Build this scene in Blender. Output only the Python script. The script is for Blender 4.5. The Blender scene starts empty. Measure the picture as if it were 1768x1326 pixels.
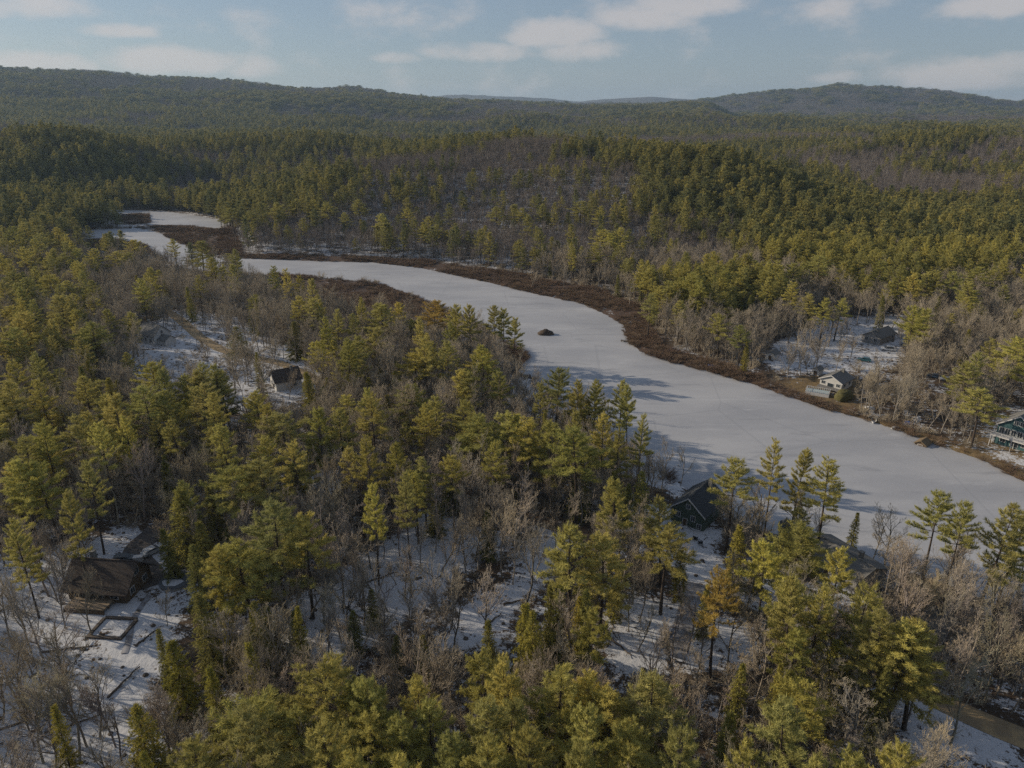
import bpy, math, random
import numpy as np
from mathutils import Vector

S = bpy.context.scene
COL = S.collection
rng = np.random.default_rng(11)
random.seed(11)
R = math.radians

# ------------------------------------------------------------------ camera, sky, sun, exposure
CAM_Z, PITCH, FPX, CX, CY = 92.0, R(20.9), 1240.0, 884.0, 663.0
cd = bpy.data.cameras.new('camera'); cam = bpy.data.objects.new('camera', cd); COL.objects.link(cam)
cd.sensor_width = 36.0; cd.lens = 36.0 * FPX / 1768.0; cd.clip_start = 1.0; cd.clip_end = 60000.0
cam.location = (0, 0, CAM_Z); cam.rotation_euler = (R(90) - PITCH, 0, 0)
S.camera = cam

SUN_EL = R(20.5)
SUN_AZ = R(-73.0)            # measured from +Y towards +X: the sun stands to the left and a little ahead
sd = bpy.data.lights.new('sun', 'SUN'); sun = bpy.data.objects.new('sun', sd); COL.objects.link(sun)
sd.energy = 5.0; sd.angle = R(0.5); sd.color = (1.0, 0.86, 0.66)
sdir = Vector((math.sin(SUN_AZ) * math.cos(SUN_EL), math.cos(SUN_AZ) * math.cos(SUN_EL), math.sin(SUN_EL)))
sun.rotation_euler = (-sdir).to_track_quat('-Z', 'Y').to_euler()
sun.location = sdir * 500

S.view_settings.view_transform = 'Standard'; S.view_settings.look = 'None'
S.view_settings.exposure = -0.03; S.view_settings.gamma = 1.0
cy = S.cycles
cy.max_bounces = 4; cy.diffuse_bounces = 2; cy.glossy_bounces = 2; cy.transmission_bounces = 2; cy.volume_bounces = 0
cy.transparent_max_bounces = 4; cy.caustics_reflective = False; cy.caustics_refractive = False
cy.use_denoising = False

W = bpy.data.worlds.new('World'); S.world = W; W.use_nodes = True
nt = W.node_tree; nt.nodes.clear()
def N(nt, typ, **kw):
    n = nt.nodes.new(typ)
    for k, v in kw.items():
        if k.startswith('i_'):
            n.inputs[int(k[2:])].default_value = v
        else: setattr(n, k, v)
    return n
def M(nt, op, a, b=None, c=None):
    n = nt.nodes.new('ShaderNodeMath'); n.operation = op
    for i, v in enumerate((a, b, c)):
        if v is None: continue
        if isinstance(v, (int, float)): n.inputs[i].default_value = v
        else: nt.links.new(v, n.inputs[i])
    return n.outputs[0]
def mixc(nt, f, a, b):
    n = nt.nodes.new('ShaderNodeMix'); n.data_type = 'RGBA'
    for s, v in ((n.inputs[0], f), (n.inputs[6], a), (n.inputs[7], b)):
        if isinstance(v, (int, float)): s.default_value = v
        elif isinstance(v, tuple): s.default_value = (*v, 1) if len(v) == 3 else v
        else: nt.links.new(v, s)
    return n.outputs[2]
def ramp(nt, f, lo, hi):
    n = nt.nodes.new('ShaderNodeMapRange'); n.interpolation_type = 'SMOOTHSTEP'
    nt.links.new(f, n.inputs[0]); n.inputs[1].default_value = lo; n.inputs[2].default_value = hi
    return n.outputs[0]

def pix_dir(px, py):
    xn = (np.asarray(px, float) - CX) / FPX; yn = (CY - np.asarray(py, float)) / FPX
    c, s = math.cos(PITCH), math.sin(PITCH)
    return np.stack([xn, c + yn * s, -s + yn * c], -1)
def project(P):
    P = np.asarray(P, float); q = P - np.array([0, 0, CAM_Z]); c, s = math.cos(PITCH), math.sin(PITCH)
    d = q[..., 1] * c - q[..., 2] * s; u = q[..., 1] * s + q[..., 2] * c
    dd = np.where(d > 1, d, 1.0)
    return CX + FPX * q[..., 0] / dd, CY - FPX * u / dd, d

sky = N(nt, 'ShaderNodeTexSky', sky_type='NISHITA', sun_disc=False, sun_elevation=SUN_EL, sun_rotation=SUN_AZ,
        altitude=200.0, air_density=1.0, dust_density=0.6, ozone_density=2.0)
tc = N(nt, 'ShaderNodeTexCoord')
nz = N(nt, 'ShaderNodeTexNoise'); nz.inputs['Scale'].default_value = 12.0; nz.inputs['Detail'].default_value = 7.0; nz.inputs['Roughness'].default_value = 0.6
mp = N(nt, 'ShaderNodeMapping'); mp.inputs['Scale'].default_value = (1, 1, 1.9)
nt.links.new(tc.outputs['Generated'], mp.inputs[0]); nt.links.new(mp.outputs[0], nz.inputs['Vector'])
sx = N(nt, 'ShaderNodeSeparateXYZ'); nt.links.new(tc.outputs['Generated'], sx.inputs[0])
az = M(nt, 'ARCTAN2', sx.outputs[0], sx.outputs[1]); el = M(nt, 'ARCSINE', sx.outputs[2])
nf = M(nt, 'SUBTRACT', nz.outputs[0], 0.5)
total = None
CLOUDS = [(40, 8, 130, 38, 1), (205, 55, 70, 16, .9), (60, 112, 130, 26, .9), (320, 108, 150, 34, 1.4), (420, 118, 70, 28, 1.0),
          (690, 100, 50, 14, .7), (830, 92, 130, 22, .9), (950, 62, 100, 36, 1.2), (1000, 90, 90, 26, .8), (1110, 30, 100, 34, 1.0), (1180, 10, 130, 36, 1.1),
          (1660, 130, 190, 38, 1.1), (1740, 120, 120, 34, 1.0), (1720, 10, 110, 30, .9), (1480, 135, 80, 14, .5), (1420, 30, 60, 30, .4),
          (2100, 60, 260, 50, 1), (-350, 60, 240, 50, 1)]
for (x, y, rx, ry, amp) in CLOUDS:
    d = pix_dir([x, x + rx, x], [y, y, y - ry]); d /= np.linalg.norm(d, axis=1)[:, None]
    a0 = np.arctan2(d[:, 0], d[:, 1]); e0 = np.arcsin(d[:, 2])
    ra = abs(a0[1] - a0[0]); re = abs(e0[2] - e0[0])
    da = M(nt, 'MULTIPLY', M(nt, 'SUBTRACT', az, float(a0[0])), float(1 / ra))
    # flatter underside: the lower half falls off faster than the upper
    dl = M(nt, 'MULTIPLY', M(nt, 'SUBTRACT', el, float(e0[0])), float(1 / re))
    lo_ = M(nt, 'MULTIPLY', M(nt, 'MINIMUM', dl, 0.0), 1.35)
    dl = M(nt, 'ADD', M(nt, 'MAXIMUM', dl, 0.0), lo_)
    q = M(nt, 'ADD', M(nt, 'MULTIPLY', da, da), M(nt, 'MULTIPLY', dl, dl))
    v = M(nt, 'MULTIPLY', M(nt, 'MAXIMUM', M(nt, 'SUBTRACT', 1.0, q), -0.6), amp)
    total = v if total is None else M(nt, 'MAXIMUM', total, v)
dens = M(nt, 'ADD', total, M(nt, 'MULTIPLY', nf, 3.6))
dens = M(nt, 'MULTIPLY', ramp(nt, dens, -0.35, 1.05), 0.56)
base = mixc(nt, .6, sky.outputs[0], (2.5, 3.05, 4.0))
cloud = mixc(nt, dens, base, (7.0, 6.2, 5.8))
hsv = N(nt, 'ShaderNodeHueSaturation'); hsv.inputs['Saturation'].default_value = 1.0; nt.links.new(cloud, hsv.inputs['Color'])
bg = N(nt, 'ShaderNodeBackground'); bg.inputs[1].default_value = 0.10
wo = N(nt, 'ShaderNodeOutputWorld'); nt.links.new(hsv.outputs[0], bg.inputs[0]); nt.links.new(bg.outputs[0], wo.inputs[0])
CLOUD_MIX = bg

# ------------------------------------------------------------------ helpers: pixels <-> place, polygons, noise
def hash2(ix, iy, seed):
    h = (ix.astype(np.int64) * 374761393 + iy.astype(np.int64) * 668265263 + seed * 982451653) & 0x7fffffff
    h = ((h ^ (h >> 13)) * 1274126177) & 0x7fffffff
    return ((h ^ (h >> 16)) & 0xffff) / 65535.0
def vnoise(x, y, scale, seed=0):
    x = np.asarray(x, float) / scale; y = np.asarray(y, float) / scale
    ix = np.floor(x); iy = np.floor(y); fx = x - ix; fy = y - iy
    fx = fx * fx * (3 - 2 * fx); fy = fy * fy * (3 - 2 * fy)
    a = hash2(ix, iy, seed); b = hash2(ix + 1, iy, seed); c = hash2(ix, iy + 1, seed); d = hash2(ix + 1, iy + 1, seed)
    return (a + (b - a) * fx) * (1 - fy) + (c + (d - c) * fx) * fy - 0.5
def in_poly(x, y, P):
    x = np.asarray(x, float); y = np.asarray(y, float); ins = np.zeros(x.shape, bool); n = len(P)
    for i in range(n):
        x1, y1 = P[i]; x2, y2 = P[(i + 1) % n]
        if y1 == y2: continue
        c = ((y1 > y) != (y2 > y)) & (x < (x2 - x1) * (y - y1) / (y2 - y1) + x1)
        ins ^= c
    return ins
def edge_dist(x, y, P, closed=True):
    x = np.asarray(x, float); y = np.asarray(y, float); best = np.full(x.shape, 1e9); n = len(P)
    for i in range(n if closed else n - 1):
        x1, y1 = P[i]; x2, y2 = P[(i + 1) % n]; dx, dy = x2 - x1, y2 - y1
        t = np.clip(((x - x1) * dx + (y - y1) * dy) / max(dx * dx + dy * dy, 1e-9), 0, 1)
        best = np.minimum(best, np.hypot(x - x1 - t * dx, y - y1 - t * dy))
    return best
def sdist(x, y, P):
    d = edge_dist(x, y, P); return np.where(in_poly(x, y, P), -d, d)
def sstep(a, b, x):
    t = np.clip((x - a) / (b - a), 0, 1); return t * t * (3 - 2 * t)
def flat(pts, z=0.0):
    d = pix_dir([p[0] for p in pts], [p[1] for p in pts]); t = (z - CAM_Z) / d[:, 2]
    return [(float(a), float(b)) for a, b in zip(d[:, 0] * t, d[:, 1] * t)]

RIVER_PX = [(372, 446), (450, 447), (560, 452), (640, 453), (720, 462), (800, 478), (860, 492), (930, 509), (1000, 523), (1040, 541), (1075, 561),
            (1086, 590), (1104, 607), (1160, 626), (1220, 641), (1300, 664), (1380, 692), (1420, 705), (1500, 727), (1560, 747), (1640, 777), (1700, 797), (1768, 834), (1900, 900),
            (2050, 1130), (1900, 1085), (1768, 1056), (1700, 1034), (1640, 1008), (1560, 983), (1480, 960), (1410, 940), (1320, 915), (1240, 880), (1180, 838), (1100, 788), (1020, 738), (960, 690),
            (925, 655), (897, 642), (903, 630), (918, 614), (890, 596), (840, 565), (780, 537), (740, 521), (700, 505), (660, 490), (600, 483), (520, 476), (470, 474), (420, 472), (365, 473), (305, 461),
            (272, 440), (250, 422), (215, 416), (150, 414), (137, 404), (165, 396), (240, 394), (278, 404), (302, 416), (340, 432)]
RIVER = flat(RIVER_PX)
POND_PX = [(150, 366), (200, 362), (290, 365), (350, 374), (388, 383), (375, 396), (340, 393), (300, 388), (262, 389), (240, 378), (190, 372)]
POND = flat(POND_PX)
ISLET = flat([(180, 372), (255, 370), (258, 384), (225, 388), (185, 380)])

SKYX = [-900, -400, 0, 200, 400, 600, 700, 800, 900, 1000, 1120, 1220, 1260, 1340, 1430, 1500, 1600, 1660, 1720, 1768, 1900, 2300]
SKYL = [126, 124, 130, 133, 142, 154, 162, 169, 176, 181, 181, 178, 0, 0, 0, 0, 0, 0, 0, 0, 0, 0]
SKYR = [200, 200, 200, 200, 200, 200, 200, 195, 188, 184, 182, 176, 170, 162, 155, 158, 163, 170, 181, 184, 178, 170]
SKYF = [190, 190, 180, 170, 160, 168, 170, 167, 170, 177, 170, 176, 180, 185, 185, 185, 185, 185, 186, 187, 187, 187]
def sky_h(px, tab, r):
    y = np.interp(px, SKYX, tab); e = np.arctan((CY - y) / FPX) - PITCH
    return r * np.tan(e) + CAM_Z
SKYL = [v if v else 196 for v in SKYL]
def ground(x, y):
    x = np.asarray(x, float); y = np.asarray(y, float)
    r = np.hypot(x, y); yy = np.maximum(y, 1.0)
    ax = np.clip(CX + FPX * x / (yy * math.cos(PITCH) + 33), -900, 2300)
    d = np.minimum(sdist(x, y, RIVER), np.where(y > 420, np.maximum(sdist(x, y, POND), -sdist(x, y, ISLET)), 1e9))
    bank = np.where(d < 0, np.maximum(d * .3, -1.2), 0.5 * sstep(0, 4, d) + 2.2 * sstep(3, 45, d) + 2.5 * sstep(40, 160, d))
    roll = (vnoise(x, y, 45, 3) * 1.6 + vnoise(x, y, 17, 4) * .6) * sstep(4, 25, d)
    far = sstep(480, 760, y) * sstep(8, 130, d) * (1 - .55 * sstep(900, 1300, y)) * (vnoise(x, y, 290, 5) * 66 + vnoise(x, y, 130, 6) * 26 + 12)
    ridge = 27 * np.exp(-((y - 930 - .12 * x) / 190) ** 2) * sstep(-250, 150, x) + 12 * np.exp(-((y - 620 - .25 * x) / 120) ** 2) * sstep(-60, 120, x) * sstep(10, 120, d)
    ridge += 20 * np.exp(-((y - 1000 + .2 * x) / 170) ** 2) * sstep(-100, -320, x)
    ridge += 24 * np.exp(-((x - 190) / 85) ** 2 - ((y - 640) / 110) ** 2) - 8 * np.exp(-((x - 380) / 90) ** 2 - ((y - 620) / 110) ** 2) * sstep(10, 120, d)
    ridge += 22 * np.exp(-((y - 1650) / 220) ** 2)
    h = bank + roll + far + ridge
    ridge = ridge * sstep(5, 110, d)
    big = np.maximum.reduce([
        (sky_h(ax, SKYL, 4600.) - 34) * sstep(1700, 4600, r) * (1 - .5 * sstep(4600, 6500, r)),
        (sky_h(ax, SKYR, 6600.) - 10) * sstep(4300, 6600, r) * (1 - .5 * sstep(6600, 8500, r)),
        (sky_h(ax, SKYF, 11000.)) * sstep(7500, 11000, r)])
    fluff = sstep(1700, 3000, r) * (vnoise(x, y, 900, 8) * 30 + vnoise(x, y, 260, 9) * 26) * (1 - sstep(2600, 3800, r) * .85)
    return h + np.maximum(big, 0) + fluff
def hit(px, py, h=0.0):
    """Where the sight line through a photo point comes down to h metres above the ground."""
    d = pix_dir(px, py); t = np.concatenate([np.arange(40, 700, 1.0), np.arange(700, 5000, 6.0)])
    P = d[None, :] * t[:, None]
    g = ground(P[:, 0], P[:, 1]) + h - CAM_Z - P[:, 2]
    k = np.argmax(g >= 0) if (g >= 0).any() else len(t) - 1
    x, y = P[k, 0], P[k, 1]
    return float(x), float(y), float(ground(np.array([x]), np.array([y]))[0])
def gz(x, y): return float(ground(np.array([float(x)]), np.array([float(y)]))[0])

# ------------------------------------------------------------------ mesh building
class MB:
    def __init__(s): s.v, s.f, s.m, s.n = [], [], [], 0
    def add(s, v, f, mi=0):
        v = np.asarray(v, float).reshape(-1, 3)
        s.v.append(v); s.f += [tuple(int(i) + s.n for i in q) for q in f]; s.m += [mi] * len(f); s.n += len(v)
    def box(s, c, d, rz=0, mi=0, taper=1.0):
        x, y, z = (k / 2 for k in d); ca, sa = math.cos(rz), math.sin(rz); V = []
        for zz in (-z, z):
            t = 1 if zz < 0 else taper
            for a, b in ((-x, -y), (x, -y), (x, y), (-x, y)):
                a *= t; b *= t
                V.append((c[0] + a * ca - b * sa, c[1] + a * sa + b * ca, c[2] + zz))
        s.add(V, [(3, 2, 1, 0), (4, 5, 6, 7), (0, 1, 5, 4), (1, 2, 6, 5), (2, 3, 7, 6), (3, 0, 4, 7)], mi)
    def tube(s, P, rad, k=5, mi=0, cap=True):
        P = np.asarray(P, float); n = len(P); T = np.gradient(P, axis=0)
        T /= np.linalg.norm(T, axis=1)[:, None] + 1e-9
        ref = np.array([0, 0, 1.0]) if abs(T[0, 2]) < .8 else np.array([1.0, 0, 0])
        A = np.cross(T, ref); A /= np.linalg.norm(A, axis=1)[:, None] + 1e-9; B = np.cross(T, A)
        an = np.arange(k) * 2 * math.pi / k; rad = np.broadcast_to(rad, (n,))
        V = (P[:, None, :] + rad[:, None, None] * (np.cos(an)[None, :, None] * A[:, None, :] + np.sin(an)[None, :, None] * B[:, None, :])).reshape(-1, 3)
        F = [(i * k + j, i * k + (j + 1) % k, (i + 1) * k + (j + 1) % k, (i + 1) * k + j) for i in range(n - 1) for j in range(k)]
        if cap: F += [tuple(range(k - 1, -1, -1)), tuple((n - 1) * k + j for j in range(k))]
        s.add(V, F, mi)
    def prism(s, prof, y0, y1, mi=0):
        """profile in x,z swept along y"""
        n = len(prof); V = [(a, y0, b) for a, b in prof] + [(a, y1, b) for a, b in prof]
        s.add(V, [tuple(range(n - 1, -1, -1)), tuple(range(n, 2 * n))] + [(i, (i + 1) % n, n + (i + 1) % n, n + i) for i in range(n)], mi)
    def mesh(s, name, mats, smooth=False):
        me = bpy.data.meshes.new(name); V = np.concatenate(s.v) if s.v else np.zeros((0, 3))
        me.from_pydata(V.tolist(), [], s.f)
        for m in mats: me.materials.append(m)
        me.polygons.foreach_set('material_index', np.array(s.m, np.int32))
        if smooth: me.polygons.foreach_set('use_smooth', np.ones(len(s.f), bool))
        me.update(); return me
    def build(s, name, mats, parent=None, smooth=False):
        if not isinstance(mats, (list, tuple)): mats = [mats]
        o = bpy.data.objects.new(name, s.mesh(name, mats, smooth)); COL.objects.link(o)
        if parent: o.parent = parent
        return o
def tag(o, label=None, cat=None, group=None, kind=None):
    for k, v in (('label', label), ('category', cat), ('group', group), ('kind', kind)):
        if v: o[k] = v
    return o
def empty(name, loc, rz=0, label=None, cat=None, group=None):
    o = bpy.data.objects.new(name, None); COL.objects.link(o); o.location = loc; o.rotation_euler = (0, 0, rz)
    o.empty_display_size = .2
    return tag(o, label, cat, group)

# ------------------------------------------------------------------ materials
def mat(name, col, rough=.8, var=.0, scale=3.0, col2=None, spec=.3, metal=0.0, bump=0.0):
    m = bpy.data.materials.new(name); m.use_nodes = True; t = m.node_tree
    b = t.nodes['Principled BSDF']; b.inputs['Roughness'].default_value = rough; b.inputs['Metallic'].default_value = metal
    b.inputs['Specular IOR Level'].default_value = spec
    g = N(t, 'ShaderNodeTexCoord'); n = N(t, 'ShaderNodeTexNoise'); n.inputs['Scale'].default_value = scale; n.inputs['Detail'].default_value = 5
    t.links.new(g.outputs['Object'], n.inputs['Vector'])
    c2 = col2 or tuple(max(0, c * (1 - var)) for c in col)
    c = mixc(t, ramp(t, n.outputs[0], .35, .65), col, c2); t.links.new(c, b.inputs['Base Color'])
    if bump:
        bp = N(t, 'ShaderNodeBump'); bp.inputs['Strength'].default_value = bump; bp.inputs['Distance'].default_value = .05
        t.links.new(n.outputs[0], bp.inputs['Height']); t.links.new(bp.outputs[0], b.inputs['Normal'])
    return m
def leafmat(name, cols, trans=.25, rand=.35):
    m = bpy.data.materials.new(name); m.use_nodes = True; t = m.node_tree; t.nodes.clear()
    oi = N(t, 'ShaderNodeObjectInfo'); g = N(t, 'ShaderNodeTexCoord'); n = N(t, 'ShaderNodeTexNoise')
    n.inputs['Scale'].default_value = .7; n.inputs['Detail'].default_value = 3; t.links.new(g.outputs['Object'], n.inputs['Vector'])
    c = mixc(t, ramp(t, n.outputs[0], .35, .65), cols[0], cols[1])
    c = mixc(t, M(t, 'MULTIPLY', oi.outputs['Random'], rand), c, cols[2])
    mx = N(t, 'ShaderNodeMix'); mx.data_type = 'RGBA'; mx.blend_type = 'MULTIPLY'; mx.inputs[0].default_value = 1
    t.links.new(c, mx.inputs[6]); t.links.new(oi.outputs['Color'], mx.inputs[7])
    d = N(t, 'ShaderNodeBsdfDiffuse'); tr = N(t, 'ShaderNodeBsdfTranslucent'); ms = N(t, 'ShaderNodeMixShader'); ms.inputs[0].default_value = trans
    o = N(t, 'ShaderNodeOutputMaterial')
    for s in (d, tr): t.links.new(mx.outputs[2], s.inputs[0])
    t.links.new(d.outputs[0], ms.inputs[1]); t.links.new(tr.outputs[0], ms.inputs[2]); t.links.new(ms.outputs[0], o.inputs[0])
    return m
NEEDLE = leafmat('pine_needles', [(.60, .52, .145), (.46, .405, .12), (.285, .28, .11)], .35, .7)
HEMLOCK = leafmat('hemlock_needles', [(.42, .355, .07), (.25, .225, .055), (.17, .18, .065)], .3, .7)
BARK = mat('pine_bark', (.085, .065, .05), .9, .4, 6)
TWIG = leafmat('bare_twigs', [(.41, .345, .26), (.33, .28, .22), (.47, .40, .28)], 0.0, .8)
FTWIG = leafmat('far_bare_twigs', [(.19, .16, .145), (.15, .13, .125), (.225, .185, .155)], 0.0, .8)
FNEEDLE = leafmat('far_needles', [(.47, .40, .115), (.30, .27, .09), (.15, .165, .08)], .3, .9)
TRUNKM = leafmat('bare_bark', [(.25, .215, .18), (.17, .15, .125), (.32, .29, .245)], 0.0, .7)
BRUSHM = leafmat('brush_twigs', [(.185, .12, .085), (.15, .108, .082), (.23, .17, .115)], 0.0, .9)

# ------------------------------------------------------------------ trees
def unit(v): return v / (np.linalg.norm(v, axis=-1, keepdims=True) + 1e-9)
def blades(P, D, L, Wd):
    """thin needle-spray triangles: base points P, unit directions D; their flat sides look outward and up, as sprays do"""
    out = P * np.array([1, 1, 0]); out = unit(out) * .75 + np.array([0, 0, .55])
    r = out + rng.normal(size=P.shape) * .33; Sd = np.cross(D, r); Sd /= np.linalg.norm(Sd, axis=1)[:, None] + 1e-9
    V = np.stack([P - Sd * Wd[:, None] / 2, P + Sd * Wd[:, None] / 2, P + D * L[:, None]], 1).reshape(-1, 3)
    return V
def unit(v): return v / (np.linalg.norm(v, axis=-1, keepdims=True) + 1e-9)
def fast_mesh(name, parts):
    """parts: list of (verts, tri/quads index array, material); one mesh"""
    me = bpy.data.meshes.new(name); V, loops, starts, mi, mats = [], [], [], [], []; nv = nl = 0
    for v, f, m in parts:
        if len(v) == 0: continue
        f = np.asarray(f); V.append(v); loops.append((f + nv).ravel()); starts.append(nl + np.arange(len(f)) * f.shape[1])
        if m not in mats: mats.append(m)
        mi.append(np.full(len(f), mats.index(m))); nv += len(v); nl += f.size
    V = np.concatenate(V); loops = np.concatenate(loops); starts = np.concatenate(starts); mi = np.concatenate(mi)
    me.vertices.add(len(V)); me.vertices.foreach_set('co', V.astype(np.float32).ravel())
    me.loops.add(len(loops)); me.loops.foreach_set('vertex_index', loops.astype(np.int32))
    me.polygons.add(len(starts)); me.polygons.foreach_set('loop_start', starts.astype(np.int32))
    for m in mats: me.materials.append(m)
    me.polygons.foreach_set('material_index', mi.astype(np.int32))
    me.update(calc_edges=True); me.validate(); return me
def tubes(paths, k):
    """many tapering tubes: list of (points, r0, r1)"""
    m = MB()
    for P, r0, r1 in paths: m.tube(P, np.linspace(r0, r1, len(P)), k, cap=False)
    return (np.concatenate(m.v) if m.v else np.zeros((0, 3))), np.array(m.f)

def conifer(H, base, Rmax, whorl, nb, shape, droop, tuft, dens, detail, bend=.3, ragged=.35):
    """returns trunk parts and crown parts of an evergreen"""
    z = np.linspace(0, H, 9); ph = rng.uniform(0, 6.28)
    trunk = np.stack([bend * np.sin(z / H * 2.5 + ph), bend * np.cos(z / H * 2.1 + ph), z], 1); trunk -= trunk[0] * np.array([1, 1, 0])
    tp = [(trunk, H * .0125 + .05, .03)]
    limbs, P, D, L = [], [], [], []
    zb = base * H
    zz = zb
    while zz < H - .25:
        t = (zz - zb) / (H - zb)
        nbk = max(2, int(round(nb * rng.uniform(.7, 1.2))))
        a0 = rng.uniform(0, 6.28)
        for b in range(nbk):
            if t < .35 and rng.random() < ragged * (1 - t * 2): continue
            a = a0 + b * 6.283 / nbk + rng.normal() * .25
            Lb = Rmax * shape(t) * rng.uniform(1 - ragged, 1 + ragged * .7)
            if Lb < .25: Lb = .25
            el = R(-8 + 48 * t ** 1.5) - droop * (1 - t) + rng.normal() * .1
            s = np.linspace(0, 1, 5)
            rad = Lb * s * math.cos(el); hz = Lb * (s * math.sin(el) + .16 * s ** 2.5 * (1 if droop < .2 else -.6))
            o = np.array([np.interp(zz, z, trunk[:, 0]), np.interp(zz, z, trunk[:, 1]), zz])
            path = o + np.stack([rad * math.cos(a), rad * math.sin(a), hz], 1)
            limbs.append((path, max(.02, .018 * Lb), .012))
            nbl = max(2, int(Lb * dens))
            for q in np.linspace(.30, 1.0, nbl):
                q = min(1, q + rng.normal() * .03)
                pt = np.array([np.interp(q, s, path[:, i]) for i in range(3)]); dr = unit(path[-1] - path[-2])
                side = unit(np.cross(dr, [0, 0, 1.0])) * (1 if rng.random() < .5 else -1)
                ls = (.20 + .36 * Lb * (1 - q * .75)) * rng.uniform(.6, 1.2)
                bd = unit(dr * .8 + side * rng.uniform(.2, 1.0) + np.array([0, 0, .12 if droop < .2 else -.12]))
                nt_ = max(1, int(ls / tuft * 1.3))
                for w in range(nt_ + 1):
                    P.append(pt + bd * ls * (w / max(nt_, 1))); D.append(bd); L.append(tuft * rng.uniform(.8, 1.25))
        zz += whorl * rng.uniform(.75, 1.25) * (1 - .45 * t)
    P, D, L = np.array(P), np.array(D), np.array(L)
    k = detail
    PP = np.repeat(P, k, 0) + rng.normal(size=(len(P) * k, 3)) * tuft * .18
    DD = unit(np.repeat(D, k, 0) * .75 + rng.normal(size=(len(P) * k, 3)) * .55 + np.array([0, 0, .28]))
    LL = np.repeat(L, k) * rng.uniform(.7, 1.3, len(P) * k)
    V = blades(PP, DD, LL, LL * .30 * (7.0 / k) ** .75)
    return tp, limbs, V, np.arange(len(V)).reshape(-1, 3)
def pine_shape(t): return (0.66 + .34 * math.sin(math.pi * min(1, t * .9 + .18))) * (1 - t) ** .5 + .06
def hem_shape(t): return (1 - t) ** .8 * (.9 + .1 * math.sin(t * 20)) + .03
def bare(H, spread, depth, fork, lean, twigs=1.0, clear=.25):
    tr, limbs, tw = [], [], []
    def grow(p, d, L, r, lv):
        n = 4; pts = [p]
        for i in range(n):
            d = unit(d + rng.normal(size=3) * (.10 + .05 * lv) + np.array([0, 0, .05 + .03 * lv])); pts.append(pts[-1] + d * L / n)
        pts = np.array(pts); r1 = r * (.55 if lv else .5)
        (tr if lv == 0 else limbs if lv < depth - 1 else tw).append((pts, r, max(r1, .011)))
        if lv >= depth: return
        nch = fork[min(lv, len(fork) - 1)]
        nch = max(2, int(round(nch * rng.uniform(.75, 1.25) * (twigs if lv >= depth - 2 else 1))))
        for c in range(nch):
            q = clear + (1 - clear) * (c + rng.uniform(.2, .9)) / nch if lv == 0 else .2 + .8 * (c + rng.uniform(.1, .9)) / nch
            q = min(q, 1); f = q * n; i = min(int(f), n - 1); bp = pts[i] + (pts[i + 1] - pts[i]) * (f - i)
            dd = unit(pts[i + 1] - pts[i]); s = unit(np.cross(dd, rng.normal(size=3)))
            an = spread * rng.uniform(.7, 1.25)
            nd = unit(dd * math.cos(an) + s * math.sin(an) + np.array([0, 0, .12]))
            grow(bp, nd, L * rng.uniform(.42, .62) * (1.15 - .5 * q if lv == 0 else 1.05 - .35 * q), max(r * (.55 - .2 * q) , .012), lv + 1)
    grow(np.zeros(3), unit(np.array([lean * rng.normal(), lean * rng.normal(), 1.0])), H * .78, H * .011 + .03, 0)
    return tr, limbs, tw
def make_conifer_meshes(name, n, args_f, leaf):
    out = []
    for i in range(n):
        a = args_f(i); tp, lb, V, F = conifer(**a)
        tv, tf = tubes(tp, 7); lv, lf = tubes(lb, 3)
        out.append((fast_mesh('trunk', [(tv, tf, BARK)]), fast_mesh('crown', [(lv, lf, BARK), (V, F, leaf)]), fast_mesh(name, [(tv, tf, BARK), (lv, lf, BARK), (V, F, leaf)]), a['H']))
    return out
def make_bare_meshes(name, n, args_f, TWIG=TWIG):
    out = []
    for i in range(n):
        a = args_f(i); tr, lb, tw = bare(**a)
        tv, tf = tubes(tr, 6); lv, lf = tubes(lb, 4); wv, wf = tubes([(P[::2], r0, r1) for P, r0, r1 in tw], 3)
        top = max(lv[:, 2].max(), wv[:, 2].max())
        out.append((fast_mesh('trunk', [(tv, tf, TRUNKM)]), fast_mesh('crown', [(lv, lf, TRUNKM), (wv, wf, TWIG)]), fast_mesh(name, [(tv, tf, TRUNKM), (lv, lf, TRUNKM), (wv, wf, TWIG)]), top))
    return out
u = rng.uniform
PINES = make_conifer_meshes('pine_form', 8, lambda i: dict(H=24., base=[.50, .42, .58, .38, .46, .55, .34, .48][i], Rmax=[4.9, 4.4, 4.8, 5.0, 4.0, 5.2, 4.7, 4.2][i], whorl=1.45, nb=5, shape=pine_shape, droop=.0, tuft=.55, dens=2.6, detail=17, bend=u(.1, .6), ragged=[.35, .45, .5, .3, .4, .55, .3, .45][i]), NEEDLE)
HEMS = make_conifer_meshes('hemlock_form', 4, lambda i: dict(H=17., base=.07, Rmax=[3.4, 3.0, 3.7, 2.6][i], whorl=.62, nb=6, shape=hem_shape, droop=.28, tuft=.36, dens=2.6, detail=6, bend=.15, ragged=.22), HEMLOCK)
BARES = make_bare_meshes('bare_form', 8, lambda i: dict(H=[17, 15, 18, 14, 16, 17, 13, 15][i], spread=[.62, .7, .55, .75, .6, .8, .7, .5][i], depth=4, fork=[[9, 6, 5, 5], [8, 6, 6, 5], [10, 6, 5, 5], [7, 7, 5, 5], [9, 6, 5, 5], [8, 6, 5, 5], [8, 6, 6, 5], [10, 5, 5, 5]][i], lean=.06, clear=[.4, .3, .5, .25, .35, .3, .2, .45][i]))
THIN = make_bare_meshes('thin_form', 4, lambda i: dict(H=[13, 11, 14, 12][i], spread=.55, depth=3, fork=[11, 7, 6], lean=.1, clear=.3))
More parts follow.
